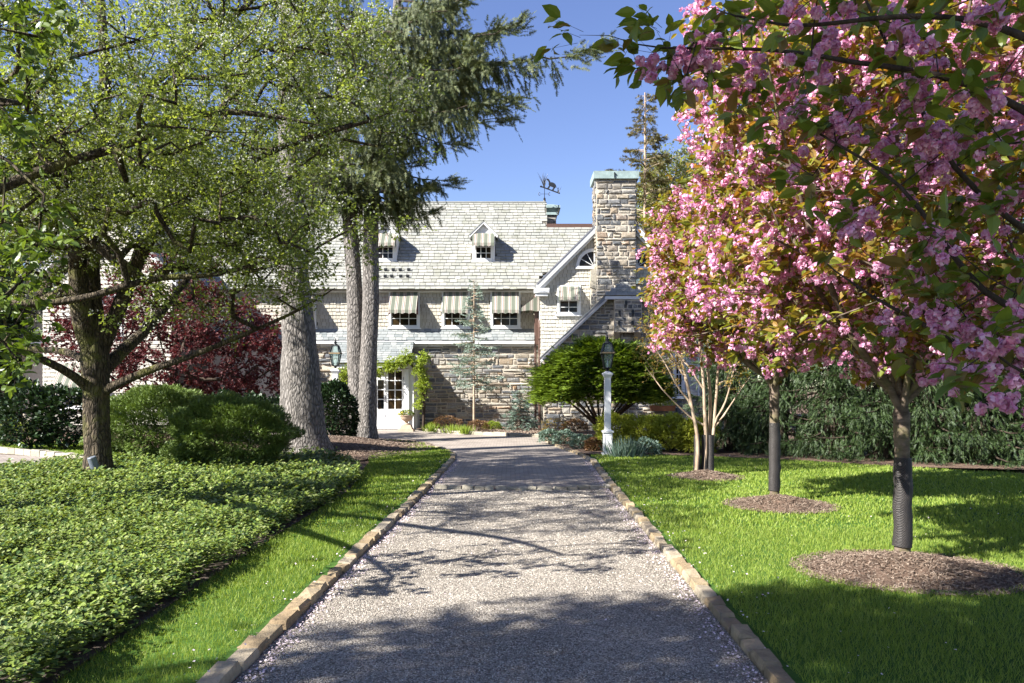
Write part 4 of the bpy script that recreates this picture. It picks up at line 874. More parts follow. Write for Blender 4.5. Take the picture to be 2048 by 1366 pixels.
# ---- pear tree with the mossy trunk
def pear():
    r = R_(201); base = at(197, 965, 13.8); base[2] = 0
    root = thing('pear_tree', 'big white flowering pear tree with mossy forked trunk behind the small grey ground spotlight', 'tree', base)
    s = Skel(); Y = 13.8
    tr = s.path([base+[0, 0, -.1], base+[-.02, 0, .15], at(197, 900, Y), at(192, 850, Y), at(193, 790, Y), at(190, 720, Y)], [.33, .27, .22, .205, .22, .24], step=.15)
    s.path(path_px([(190, 720, Y), (186, 640, Y), (178, 560, Y), (185, 430, 13.9), (205, 300, 14), (215, 150, 14.2), (200, 0, 14.3), (205, -150, 14.4)]), [.26, .20, .17, .14, .12, .10, .07, .04], tr, jit=.01)
    for k, (pp, rr) in enumerate((
        ([(190, 720, Y), (225, 650, 13.9), (250, 590, 14), (285, 500, 14.2), (300, 420, 14.4), (335, 300, 14.6), (350, 150, 14.8), (400, 0, 15)], [.16, .14, .13, .11, .10, .08, .06, .03]),
        ([(190, 720, Y), (165, 650, 13.6), (155, 560, 13.4), (150, 450, 13.2), (125, 300, 13), (110, 150, 12.8), (60, 20, 12.6)], [.13, .11, .10, .09, .07, .05, .03]),
        ([(193, 790, Y), (165, 765, 13.6), (130, 735, 13.3), (60, 708, 12.9), (0, 690, 12.5), (-80, 660, 12.1)], [.11, .08, .07, .06, .05, .035]),
        ([(190, 740, Y), (165, 715, 14.2), (120, 700, 14.6), (60, 700, 15), (0, 680, 15.3)], [.09, .07, .06, .05, .03]),
        ([(193, 790, Y), (230, 768, 13.7), (300, 738, 13.5), (370, 718, 13.3), (440, 690, 13.2), (520, 655, 13.1), (600, 620, 13), (670, 575, 12.9)], [.11, .08, .065, .05, .04, .03, .024, .012]),
        ([(192, 750, Y), (232, 715, 14.2), (270, 680, 14.6), (300, 655, 15), (350, 590, 15.5), (420, 500, 16), (520, 420, 16.5)], [.14, .12, .10, .09, .07, .05, .03]),
        ([(250, 590, 14), (300, 470, 13.5), (400, 380, 13.2), (500, 320, 13), (620, 270, 12.8), (740, 240, 12.8)], [.10, .09, .08, .06, .045, .025]),
        ([(205, 300, 14), (270, 200, 13.8), (380, 100, 13.5), (480, 20, 13.4), (560, -60, 13.3)], [.09, .075, .06, .045, .03]),
        ([(300, 420, 14.4), (400, 260, 14.8), (500, 160, 15), (620, 90, 15), (720, 40, 15)], [.08, .07, .055, .04, .025]))):
        j = s.nearest(at(*pp[0])); s.path(path_px(pp), rr, j, seed=k, jit=.008)
    c = np.array([at(300, 0, 14)[0], 13.9, 6.6])
    P = ell(r, 1550, [(c[0]-.2, 13.8, 6.9, 4.3, 3.6, 3.4), (c[0]+2.3, 13.5, 6.2, 2.7, 2.8, 2.9), (c[0]-2.5, 13.2, 5.2, 2.4, 2.3, 2.6), (c[0]+1.2, 13.4, 3.9, 3.2, 2.2, 1.3)], .45)
    px = CX+P[:, 0]/P[:, 1]*F; py = HY-(P[:, 2]-EYE)/P[:, 1]*F
    keep = (r.random(len(P)) < np.where((P[:, 2] < 6.5) & (P[:, 1] > 13.9), .45, .85)) & (P[:, 2] > 2.6) & (P[:, 2] < 9.0) & ~((px > 610) & (py > 300+np.maximum(0, 700-px)*2.2)) & ~((px > 850)) & ~((px < 400) & (py > 640) & (r.random(len(P)) < .75)) & ~((px > 330) & (py > 700))
    P = P[keep]; P = np.vstack([P, ell(r, 130, [(-3.9, 12.6, 3.9, 1.7, .8, .95), (-5.2, 12.8, 4.6, 1.6, .8, 1.0)], .1)]); px = CX+P[:, 0]/P[:, 1]*F; py = HY-(P[:, 2]-EYE)/P[:, 1]*F; P = P[~((px > 640) & (py > 420))]; P = P[np.argsort(((P-at(190, 600, Y))**2).sum(1))]
    for p in P: s.attach(p, r, .5, .35, .06, .07)
    s.mesh(.0075, .48, 'trunk', MAT['pearbark'], root)
    A = Acc(); AT = Acc(); FL = Acc(); Cc = np.array(s.cl); Cd = np.array(s.clp)
    p, d, L = twigleaf(A, AT, r, Cc, Cd, 9, .42, 10, .066, LEAF, 1.0, 0, .6, .0045)
    n = len(p); k = r.random(n) < .5; q = p[k]+d[k]*L[k, None]*r.uniform(.5, 1, k.sum())[:, None]; jj = np.repeat(np.arange(len(q)), 7); m = len(jj)
    FL.sc(STAR, q[jj]+r.normal(size=(m, 3))*.055, r.normal(size=(m, 3)), r.normal(size=(m, 3))+[0, 0, .4], r.uniform(.028, .042, m))
    A.build('crown', MAT['pearleaf'], root); AT.build('twigs', MAT['darkbark'], root); FL.build('blossoms', MAT['pearflower'], root)
pear()
def pear_near():
    r = R_(202); root = thing('pear_tree', 'nearer pear tree at the left edge, its dark bough and glossy leaves reaching in', 'tree', (-7.6, 8.6, 0))
    s = Skel(); tr = s.path([(-7.6, 8.6, -.1), (-7.6, 8.6, 1.8), (-7.5, 8.6, 3.2)], [.3, .22, .2])
    s.path([(-7.5, 8.6, 3.2), (-7.6, 8.5, 5), (-7.4, 8.3, 7.5)], [.18, .14, .05], tr)
    s.path([(-7.5, 8.6, 2.9)]+path_px([(-60, 400, 9.6), (0, 372, 9.8), (60, 350, 9.9), (130, 320, 10), (230, 297, 10.1), (310, 270, 10.2), (370, 238, 10.3), (412, 215, 10.3)]), [.12, .075, .07, .066, .06, .055, .05, .045, .04], tr, jit=.006)
    s.path(path_px([(370, 238, 10.3), (450, 215, 10.3), (560, 235, 10.5), (640, 250, 10.6)]), [.04, .04, .03, .015], s.nearest(at(370, 238, 10.3)), jit=.006)
    s.path([(-7.5, 8.6, 2.3)]+path_px([(-60, 605, 11.4), (0, 609, 11.5), (120, 603, 11.6), (200, 592, 11.6), (260, 565, 11.7), (320, 548, 11.7), (400, 556, 11.8), (480, 540, 11.8), (600, 500, 12)]), [.10, .06, .055, .055, .05, .05, .045, .035, .03, .015], tr, jit=.006)
    s.path([(-7.5, 8.6, 3.2), (-6.2, 7, 3.9), (-4.6, 5.9, 3.9), (-3.6, 5.3, 3.5)], [.12, .07, .045, .02], tr)
    s.path([(-7.5, 8.6, 3.0), (-6.0, 7, 3.0), (-4.6, 5.9, 2.7), (-3.6, 5.3, 2.2)], [.12, .07, .04, .015], tr)
    P = ell(r, 170, [(-7.3, 8.3, 6.2, 2.7, 2.6, 2.5)], .4, 3.2); Q = ell(r, 90, [(-4.7, 9.6, 5.0, 2.1, 1.0, .9)], 0); Q2 = ell(r, 60, [(-3.7, 11.2, 3.9, 2.2, .6, .7)], 0)
    P = np.vstack([P, Q, Q2, ell(r, 75, [(-7.4, 5.8, 6.5, 2.5, 1.7, 1.0)], .1)]); 
    near = []
    for _ in range(54):
        y = r.uniform(4.8, 6.0); near.append(at(r.uniform(-120, 110)**1.0 if True else 0, r.uniform(-60, 740), y))
    near = np.array(near); near = near[(near[:, 2] > 1.75)]
    pxn = CX+near[:, 0]/near[:, 1]*F; near = near[pxn < 95-35*np.sin(near[:, 2]*4)]
    for p in P[np.argsort(((P-[-7.5, 8.6, 3.2])**2).sum(1))]: s.attach(p, r, .5, .35, .05, .07)
    a = len(s.cl)
    for p in near: s.attach(p, r, .3, .3, .05, .05)
    s.mesh(.006, .5, 'trunk', MAT['pearbark'], root); Cc = np.array(s.cl); Cd = np.array(s.clp)
    A = Acc(); AT = Acc(); FL = Acc()
    p, d, L = twigleaf(A, AT, r, Cc[:a], Cd[:a], 8, .40, 9, .062, LEAF, 1, 0, .6)
    k = r.random(len(p)) < .2; q = p[k]+d[k]*L[k, None]*.8; jj = np.repeat(np.arange(len(q)), 6); m = len(jj); FL.sc(STAR, q[jj]+r.normal(size=(m, 3))*.05, r.normal(size=(m, 3)), r.normal(size=(m, 3))+[0, 0, .4], r.uniform(.028, .04, m))
    A.build('crown', MAT['pearleaf'], root)
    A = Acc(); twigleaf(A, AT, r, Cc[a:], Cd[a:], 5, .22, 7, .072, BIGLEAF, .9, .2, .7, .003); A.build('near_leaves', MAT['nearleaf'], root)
    AT.build('twigs', MAT['darkbark'], root); FL.build('blossoms', MAT['pearflower'], root)
pear_near()
# tall tree left of and behind the photographer: shades the near end of the drive
def shade():
    r = R_(203); root = thing('shade_tree', 'tall broadleaf tree beside the camera shading the near end of the driveway', 'tree', (-6, -2.4, 0))
    s = Skel(); tr = s.path([(-6, -2.4, 0), (-6, -2.4, 3), (-5.7, -2.1, 8.5)], [.35, .28, .08])
    P = ell(r, 600, [(-6.4, -.9, 7.0, 3.6, 2.2, 1.5), (-2.7, .9, 7.0, 2.3, 1.3, 1.1)], .2, 4)
    for p in P: s.attach(p, r, .5, .5, .05, .07)
    s.mesh(.008, .5, 'trunk', MAT['pearbark'], root); A = Acc(); AT = Acc(); twigleaf(A, AT, r, np.array(s.cl), np.array(s.clp), 9, .5, 9, .115, LEAF, 1, 0, .7); A.build('crown', MAT['pearleaf'], root)
shade()
# ---- conifers
def conifer(name, label, cat, base, z0, z1, Rf, nbr, mat, bark, tr, tmpl, seed, droop=.5, tw=(.35, .8), hang=1.0, dens=26, tsize=.28, group=None, lean=None, forks=None, zvis=99, up=.12, sel=None, wdt=.30):
    r = R_(seed); base = np.array(base, float); root = thing(name, label, cat, base, group)
    A = Acc(); W = Acc(); 
    stems = forks or [([base+[0, 0, -.15], base+[0, 0, z1*.5], base+[0, 0, z1]], tr)]
    for P, rr in stems:
        P = np.array(P); d = np.r_[0, np.cumsum(np.linalg.norm(np.diff(P, axis=0), axis=1))]; t = np.linspace(0, d[-1], max(8, int(d[-1]/.35))); Q = np.stack([np.interp(t, d, P[:, k]) for k in range(3)], 1)
        for _ in range(2): Q[1:-1] = (Q[:-2]+2*Q[1:-1]+Q[2:])/4
        Rr = np.interp(t, d, rr)*(1+r.normal(size=len(t))*.02); V, Fl = tube_geo(Q, Rr, 20); ang = np.tile(np.arange(20), len(Q))
        # flutes
        Cn = np.repeat(Q, 20, 0); V = Cn+(V-Cn)*(1+.05*np.sin(ang*2*np.pi/20*5+V[:, 2]*.8)+r.normal(size=len(V))*.012)[:, None]; W.add(V, np.array(Fl).ravel(), np.full(len(Fl), 4))
    W.build('trunk', bark, root, smooth=True); W = Acc()
    pos = []; dr = []; sz = []
    for b in range(nbr):
        z = z0+(z1-z0)*(b+r.random())/nbr; P, rr = stems[b % len(stems)]; P = np.array(P); kz = np.interp(z, P[:, 2], np.arange(len(P))); i0 = int(min(kz, len(P)-2)); f = kz-i0; o = P[i0]+(P[i0+1]-P[i0])*f
        az = r.uniform(0, 2*math.pi); L = Rf((z-z0)/(z1-z0))*r.uniform(.6, 1.15)
        if sel and not sel(o, az, z): continue
        n = max(4, int(L/.3)); t = np.linspace(0, 1, n); rad = L*t; zz = -droop*L*(t*.9-.55*t**2.6)*1.0+up*L*t*0
        az2 = az+np.cumsum(r.normal(size=n)*.05); Q = o+np.stack([rad*np.cos(az2), rad*np.sin(az2), zz], 1); Q[:, 2] += 0
        V, Fl = tube_geo(Q, np.interp(t, [0, 1], [.018+.011*L, .004]), 5); W.add(V, np.array(Fl).ravel(), np.full(len(Fl), 4))
        m = int(dens*L*(1 if z < zvis else .35)); u = r.uniform(.12, 1.0, m)**.8; c = np.stack([np.interp(u, t, Q[:, k]) for k in range(3)], 1)
        sd = np.array([-math.sin(az), math.cos(az), 0]); side = r.normal(size=m)*.30*L*(1.05-u)*.8+r.normal(size=m)*.08
        c = c+side[:, None]*sd-np.column_stack([np.zeros(m), np.zeros(m), np.abs(side)*.25]); out = np.array([math.cos(az), math.sin(az), 0])
        nseg = 3; ln = r.uniform(*tw, m)*(.6+.6*(1-u)); tips = u > .8
        dd = nrm(np.column_stack([out[0]*.5+sd[0]*np.sign(side)*.35, out[1]*.5+sd[1]*np.sign(side)*.35, np.full(m, -hang)])+r.normal(size=(m, 3))*.22); dd[tips] = nrm(out+r.normal(size=(tips.sum(), 3))*.35+[0, 0, .15]); 
        for g in range(nseg):
            pos.append(c+dd*(ln*g/nseg)[:, None]); d2 = nrm(dd+r.normal(size=(m, 3))*.18); dr.append(d2); sz.append(ln/nseg*1.35)
    pos = np.concatenate(pos); dr = np.concatenate(dr); sz = np.concatenate(sz)*r.uniform(.85, 1.2, len(pos)); A.sc(tmpl, pos, dr, r.normal(size=pos.shape), np.stack([np.full(len(sz), tsize)*r.uniform(.7, 1.2, len(sz)), sz, np.full(len(sz), tsize)], 1))
    W.build('branches', bark if bark is not MAT['sprucebark'] else MAT['darkbark'], root, smooth=True); A.build('crown', mat, root); return root
b1 = at(612, 915, 19.2); b1[2] = .1
conifer('spruce_tree', 'tall conifer with the thickest pale grey trunk, standing left of the forked one', 'tree', b1, 9.0, 17, lambda t: 2.6*(1-t)+.4, 30, MAT['spruce'], MAT['sprucebark'], None, SPRUCE, 211, .45, (.4, 1.0), 1.0, 30, .36,
    sel=lambda o, az, z: math.cos(az) > -.1, forks=[([b1+[0, 0, -.3], b1+[0, 0, .12], at(608, 870, 19.2), at(603, 790, 19.2), at(600, 690, 19.2), at(593, 620, 19.2), at(588, 540, 19.2), at(583, 400, 19.2), at(578, 200, 19.3), at(575, 0, 19.4), (b1[0]-.1, b1[1], 17)], [.78, .66, .55, .50, .41, .36, .33, .29, .25, .20, .03])], zvis=11)
b2 = at(724, 885, 24.3); b2[2] = .15; fork = at(722, 700, 24.3)
conifer('spruce_tree', 'tall drooping spruce whose grey trunk forks in two, right of the thickest trunk', 'tree', b2, 7.6, 14.0, lambda t: (2.4+4.4*t) if t < .8 else 22*(1-t)+.9, 150, MAT['spruce'], MAT['sprucebark'], None, SPRUCE, 229, .42, (.4, .95), 1.5, 25, .36, sel=lambda o, az, z: not ((math.cos(az) < .05 and z > 9.0) or (math.cos(az) < .35 and z > 11) or (math.sin(az) > .2 and math.cos(az) < .8)),
    forks=[([b2+[.05, 0, -.3], b2+[.05, 0, .1], at(734, 860, 24.3), at(736, 790, 24.3), at(738, 700, 24.3), at(742, 600, 24.3), at(740, 500, 24.3), at(743, 400, 24.3), at(748, 320, 24.3), at(770, 180, 24.3), at(790, 60, 24.3), at(800, -60, 24.3), (b2[0]+1.2, 24.3, 14.4)], [.46, .40, .31, .27, .255, .25, .235, .215, .20, .16, .14, .10, .02]),
           ([b2+[-.05, .1, -.3], b2+[-.05, .1, .1], at(719, 860, 24.5), at(716, 790, 24.5), at(712, 700, 24.5), at(710, 600, 24.5), at(704, 500, 24.6), at(696, 400, 24.7), at(690, 300, 24.7), at(680, 100, 24.7), (b2[0]-.9, 24.7, 14.2)], [.50, .42, .33, .29, .27, .25, .23, .22, .19, .13, .02])], zvis=16)
# tall dark hedge of weeping cedars on the right
hg = 'tall cedars behind the lawn on the right'
for k, (px, Y, h, lab) in enumerate(((1462, 20.5, 5.2, 'shortest dark cedar beside the house corner, left end of the tall hedge'), (1560, 19.6, 7.5, 'dark drooping cedar behind the middle cherry trunk'), (1665, 18.6, 9.5, 'dark drooping cedar between the two netted cherry trunks'), (1765, 18.0, 9, 'dark drooping cedar just left of the nearest netted cherry trunk'),
        (1860, 17.6, 9.5, 'dark drooping cedar just right of the nearest netted cherry trunk'), (1960, 17.2, 10, 'dark drooping cedar second from the right frame edge'), (2070, 17, 9, 'dark drooping cedar cut by the right frame edge'))):
    x = (px-CX)/F*Y
    conifer('cedar_tree', lab, 'tree', (x, Y, 0), .35, h, lambda t: 1.25*(1-t)**.6+.25, int(24*h), MAT['crypt'], MAT['darkbark'], [.2, .12, .02], THREAD, 230+k, .35, (.25, .6), 1.1, 26, .20, group=hg, zvis=5.5)
# background conifers, upper right
conifer('conifer', 'thin bare-topped conifer rising behind the big chimney', 'tree', (at(1290, 0, 42)[0], 42, 0), 9, wz(185, 42), lambda t: 2.6*(1-t)+.35, 80, MAT['bronze'], MAT['tanbark'], [.16, .10, .03], SPRUCE, 251, -.25, (.2, .5), .2, 16, .5)
conifer('conifer', 'tall dark green conifer standing behind the pink cherries', 'tree', (at(1560, 0, 30)[0], 30, 0), 5, 20, lambda t: 3.4*(1-t)+.5, 120, MAT['crypt'], MAT['darkbark'], [.35, .25, .05], SPRUCE, 252, .3, (.3, .7), .6, 20, .45)
conifer('conifer', 'dark conifer right of the tall one behind the cherries', 'tree', (at(1840, 0, 32)[0], 32, 0), 4, 19, lambda t: 3.6*(1-t)+.5, 110, MAT['crypt'], MAT['darkbark'], [.35, .25, .05], SPRUCE, 253, .3, (.3, .7), .6, 20, .45)
def broad(name, label, base, ells, ncl, lm, bark, seed, lsize=.09, tw=.007, nt=8, nl=7, L=.5, trunk=(.2, .1), zmin=1.5, shell=.3, tm=LEAF, limbs=None, up=.5, group=None, cat='tree', spread=1.0, extra=None, upn=.6, pw=.5):
    r = R_(seed); base = np.array(base, float); root = thing(name, label, cat, base, group); s = Skel()
    top = max(e[2] for e in ells)
    if limbs is None: s.path([base+[0, 0, -.1], base+[0, 0, top*.5], base+[r.normal()*.3, r.normal()*.3, top]], [trunk[0], trunk[0]*.75, trunk[1]], jit=.02)
    else:
        for pts, rr, jn in limbs:
            s.path(pts, rr, -1 if jn is None else s.nearest(np.array(jn)), step=.16, jit=.006, seed=len(pts)+s.n)
    P = ell(r, ncl, ells, shell, zmin); 
    if extra is not None: P = P[extra(P)]
    P = P[np.argsort(((P-s.P[:s.n].mean(0))**2).sum(1))]
    for p in P: s.attach(p, r, up, .35, .04, .06)
    s.mesh(tw, pw, 'trunk', bark, root); A = Acc(); AT = Acc(); out = twigleaf(A, AT, r, np.array(s.cl), np.array(s.clp), nt, L, nl, lsize, tm, spread, 0, upn, tw*.5)
    A.build('crown', lm, root); AT.build('twigs', bark, root); return root, r, s, out
broad('spring_tree', 'light green budding tree between the big chimney and the cherries', (at(1385, 0, 45)[0], 45, 0), [(at(1380, 0, 45)[0], 45, 11.3, 3.8, 3, 4.3), (at(1315, 0, 45)[0], 44, 9.0, 2.8, 2.5, 3.6)], 900, MAT['backleaf'], MAT['tanbark'], 261, .15, .012, 7, 7, .8, (.35, .1), 4)
for k, (px, Y, h, lab) in enumerate(((60, 40, 15, 'tall tree behind the house at the far left edge'), (230, 44, 17, 'tall tree rising behind the house left of the mossy pear trunk'), (420, 46, 17, 'tall tree rising behind the roof right of the mossy pear trunk'), (600, 48, 18, 'tall tree rising behind the roof near the thickest grey trunk'), (-60, 42, 16, 'tall tree beyond the left frame edge behind the house'))):
    x = at(px, 0, Y)[0]; broad('background_tree', lab, (x, Y, 0), [(x, Y, h*.60, 4.6, 3, h*.40)], 460, MAT['midleaf'], MAT['darkbark'], 270+k, .24, .02, 7, 7, 1.0, (.45, .1), 4, group='tall trees behind the house')
for k, (px, Y, h, lab) in enumerate(((-60, 33, 9, 'dark leafy tree at the left edge beyond the circular drive'), (30, 36, 7, 'dark leafy tree just left of the white shingled wing'))):
    x = at(px, 0, Y)[0]; broad('background_tree', lab, (x, Y, 0), [(x, Y, h*.5, 2.6, 2, h*.5)], 260, MAT['rhodo'], MAT['darkbark'], 276+k, .2, .02, 7, 7, .8, (.3, .1), .5)
# red maple
mx, my = at(350, 0, 25)[0], 25
broad('japanese_maple', 'dark red leaved maple spreading in front of the house behind the round yews', (mx, my, 0), [(mx+.3, my, 3.0, 3.6, 2.2, 1.9), (mx-2.0, my, 3.6, 2.0, 1.6, 1.6), (mx+1.5, my, 2.3, 2.2, 1.8, 1.4), (mx+.4, my, 4.6, 1.9, 1.5, 1.5)], 350, MAT['maple'], MAT['darkbark'], 281, .095, .009, 9, 9, .45, (.16, .05), .9, .4, STAR)
# ---- cherries
def cherry(label, base, ztop, R, fork, seed, ncl, trad, netz, lsz=.085, np_=7, leaf='cherryleaf', ry=.95, sub=lambda P: np.ones(len(P), bool)):
    r = R_(seed); base = np.array(base, float); root = thing('cherry_tree', label, 'tree', base, 'flowering cherries along the lawn'); s = Skel()
    tr = s.path([base+[0, 0, -.05], base+[0, 0, fork*.5], base+[-.01, 0, fork]], [trad*1.25, trad*1.05, trad*1.35], step=.12); s.rf[:s.n] *= 1+r.normal(size=s.n)*.015
    nl = 14
    for k in range(nl):
        a = 2*math.pi*k/nl+r.uniform(-.25, .25); tilt = (.35, .75, 1.0)[k % 3]*r.uniform(.85, 1.1); H = ztop-fork
        p = base+[0, 0, fork-.08+.05*(k % 3)]; P = [p]; rr = [trad*.55]
        for t in (.12, .3, .5, .75, 1.0):
            rad = R*tilt*(t**.85)*.95; P.append(p+[rad*math.cos(a+t*.2), rad*math.sin(a+t*.2), H*(t**(1.0+.25*tilt))*(1.0-.30*tilt)*.97]); rr.append(trad*(.5*(1-t)+.06))
        s.path(P, rr, tr if k % 2 else tr-1, step=.2, jit=.012, seed=seed+k)
    zc = (ztop+fork)/2+.25; P = ell(r, ncl, [(base[0], base[1], zc+.35, R, R*ry, (ztop-fork)/2), (base[0], base[1], zc-.25, R*.92, R*.92*ry, (ztop-fork)/2*.8), (base[0]-.1, base[1], fork+1.0, R*.97, R*.9*ry, .6)], .35, fork+.18)
    rr_ = np.hypot(P[:, 0]-base[0], P[:, 1]-base[1]); P = P[(P[:, 2] > fork+.10+rr_*.10) & sub(P)]; P = P[np.argsort(((P-(base+[0, 0, fork]))**2).sum(1))]
    lo = tr
    for p in P: s.attach(p, r, 1.0, .22, .02, .035, lo)
    s.mesh(.0036, .46, 'trunk', MAT['cherrybark'], root, rmax=trad*.95)
    A = Acc(); AT = Acc(); B = Acc(); Cc = np.array(s.cl); Cd = np.array(s.clp)
    p, d, L = twigleaf(A, AT, r, Cc, nrm(Cd+[0, 0, .2]), 5, .30, 7, lsz, BIGLEAF if lsz > .07 else LEAF, .75, 0, .9, .003)
    # blossoms in bunches hanging from the twigs
    n = len(p); k = np.nonzero(r.random(n) < .52)[0]; q = p[k]+d[k]*L[k, None]*r.uniform(.1, .9, len(k))[:, None]; bun = r.normal(size=(len(k), 3))*.02+[0, 0, -.045]
    jj = np.repeat(np.arange(len(k)), np_); m = len(jj); bp = q[jj]+bun[jj]+r.normal(size=(m, 3))*[.036, .036, .032]
    for h in range(2):
        g = np.arange(m) % 2 == h; B.sc(POM[h], bp[g], r.normal(size=(g.sum(), 3)), r.normal(size=(g.sum(), 3)), r.uniform(.030, .043, g.sum()))
    A.build('crown', MAT[leaf], root); AT.build('twigs', MAT['cherrybark'], root); B.build('blossoms', MAT['blossom'], root)
    mb = MB(); zz = np.linspace(.05, netz, 10); tv = [base+[r.normal()*.004, r.normal()*.004, z] for z in zz]; mb.tube(tv, [trad*1.18*(1.12-.10*z/netz)+.007+r.normal()*.003 for z in zz], 16, cap=False); mb.build('trunk_netting', MAT['net'], root, smooth=True)
    return root
cherry('nearest pink flowering cherry on the lawn, its trunk wrapped in black netting', (3.47, 7.08, .16), 5.6, 2.3, 1.36, 301, 980, .056, .84, .085, 9, sub=lambda P: CX+P[:, 0]/P[:, 1]*F > 1405)
cherry('middle pink flowering cherry, black netted trunk on the second mulch ring', (3.66, 11.1, .15), 5.1, 2.15, 1.55, 302, 940, .055, 1.0, .080, 9, ry=.72, sub=lambda P: CX+P[:, 0]/P[:, 1]*F > 1310+np.maximum(0, 440-(HY-(P[:, 2]-EYE)/P[:, 1]*F))*1.15)
def cherry_near():
    r = R_(303); base = np.array([4.3, 3.0, 0.]); root = thing('cherry_tree', 'foreground cherry at the right edge whose shaded flowering boughs reach across the top', 'tree', base, 'flowering cherries along the lawn'); s = Skel()
    tr = s.path([base, base+[0, 0, 1.3]], [.10, .09])
    LB = [([(2300, 420, 3.3), (2048, 235, 3.4), (1890, 168, 3.45), (1760, 150, 3.5), (1640, 138, 3.55), (1540, 112, 3.6), (1450, 108, 3.65), (1360, 118, 3.7), (1300, 108, 3.75), (1258, 104, 3.75)], [.05, .032, .026, .022, .019, .016, .013, .010, .007, .004]),
          ([(2350, 700, 3.3), (2100, 640, 3.4), (1960, 590, 3.5), (1900, 500, 3.5), (1850, 430, 3.55), (1790, 340, 3.6), (1680, 285, 3.6), (1600, 240, 3.7), (1540, 190, 3.7)], [.05, .032, .026, .022, .019, .015, .011, .008, .005]),
          ([(2400, 600, 3.8), (2048, 470, 3.9), (1900, 330, 3.9), (1830, 200, 3.9), (1760, 60, 3.9), (1700, -60, 3.9)], [.05, .03, .024, .02, .014, .01]),
          ([(2350, 900, 3.6), (2100, 790, 3.7), (1932, 700, 3.8), (1835, 650, 3.9), (1765, 607, 4.0), (1691, 568, 4.1), (1640, 520, 4.2)], [.045, .03, .024, .02, .015, .010, .006]),
          ([(2300, 300, 3.0), (2048, 60, 3.1), (1850, 30, 3.2), (1650, 50, 3.3), (1520, 60, 3.4), (1400, 20, 3.5)], [.05, .03, .022, .017, .012, .006]),
          ([(2350, 850, 2.8), (2150, 800, 2.9), (2048, 770, 2.95), (1985, 740, 3.0), (1960, 700, 3.0)], [.035, .018, .012, .008, .004])]
    for pp, rr in LB: s.path([base+[0, 0, 1.25]]+path_px(pp), [.04]+[q*.52 for q in rr], tr, step=.12, jit=.006, seed=int(pp[1][0]+pp[1][1]))
    cen = []; dd = []; lo = tr+1
    nodes = s.P[lo:s.n].copy(); vis = nodes[(nodes[:, 0]/nodes[:, 1] < .70)]
    for p in vis:
        for _ in range(1):
            if r.random() < .72: cen.append(p+r.normal(size=3)*[.15, .14, .15])
    # sprays filling the upper right
    for _ in range(36):
        a, b = r.uniform(1560, 2120), r.uniform(-60, 700); 
        if b > 620 or (b > 330 and a < 1650): continue
        cen.append(at(a, b, r.uniform(3.2, 4.6)))
    for a, b in ((1300, 112), (1262, 102), (1335, 95), (1370, 108), (1400, 70), (1440, 60), (1480, 40), (1400, 125), (1985, 690), (1960, 715), (2010, 735), (2040, 700)): cen.append(at(a, b, 3.7 if a < 1700 else 3.0))
    cen = np.array(cen)
    for p in cen[np.argsort(-cen[:, 0])]: s.attach(p, r, .2, .13, .03, .03, lo)
    s.mesh(.0024, .42, 'trunk', MAT['darkbark'], root)
    A = Acc(); AT = Acc(); B = Acc(); Cc = np.array(s.cl); Cd = np.array(s.clp)
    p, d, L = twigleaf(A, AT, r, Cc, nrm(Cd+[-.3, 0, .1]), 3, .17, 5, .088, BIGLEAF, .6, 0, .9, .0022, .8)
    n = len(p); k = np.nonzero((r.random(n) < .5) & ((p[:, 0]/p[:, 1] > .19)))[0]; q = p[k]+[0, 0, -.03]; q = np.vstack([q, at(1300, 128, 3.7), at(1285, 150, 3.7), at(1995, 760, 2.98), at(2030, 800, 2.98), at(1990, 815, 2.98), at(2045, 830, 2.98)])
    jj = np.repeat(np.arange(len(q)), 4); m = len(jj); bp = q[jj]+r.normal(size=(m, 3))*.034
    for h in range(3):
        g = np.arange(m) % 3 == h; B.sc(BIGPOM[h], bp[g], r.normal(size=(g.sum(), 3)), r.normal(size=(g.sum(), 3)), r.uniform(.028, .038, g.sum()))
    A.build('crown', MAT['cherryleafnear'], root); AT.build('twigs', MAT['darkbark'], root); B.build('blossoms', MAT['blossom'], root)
cherry_near()
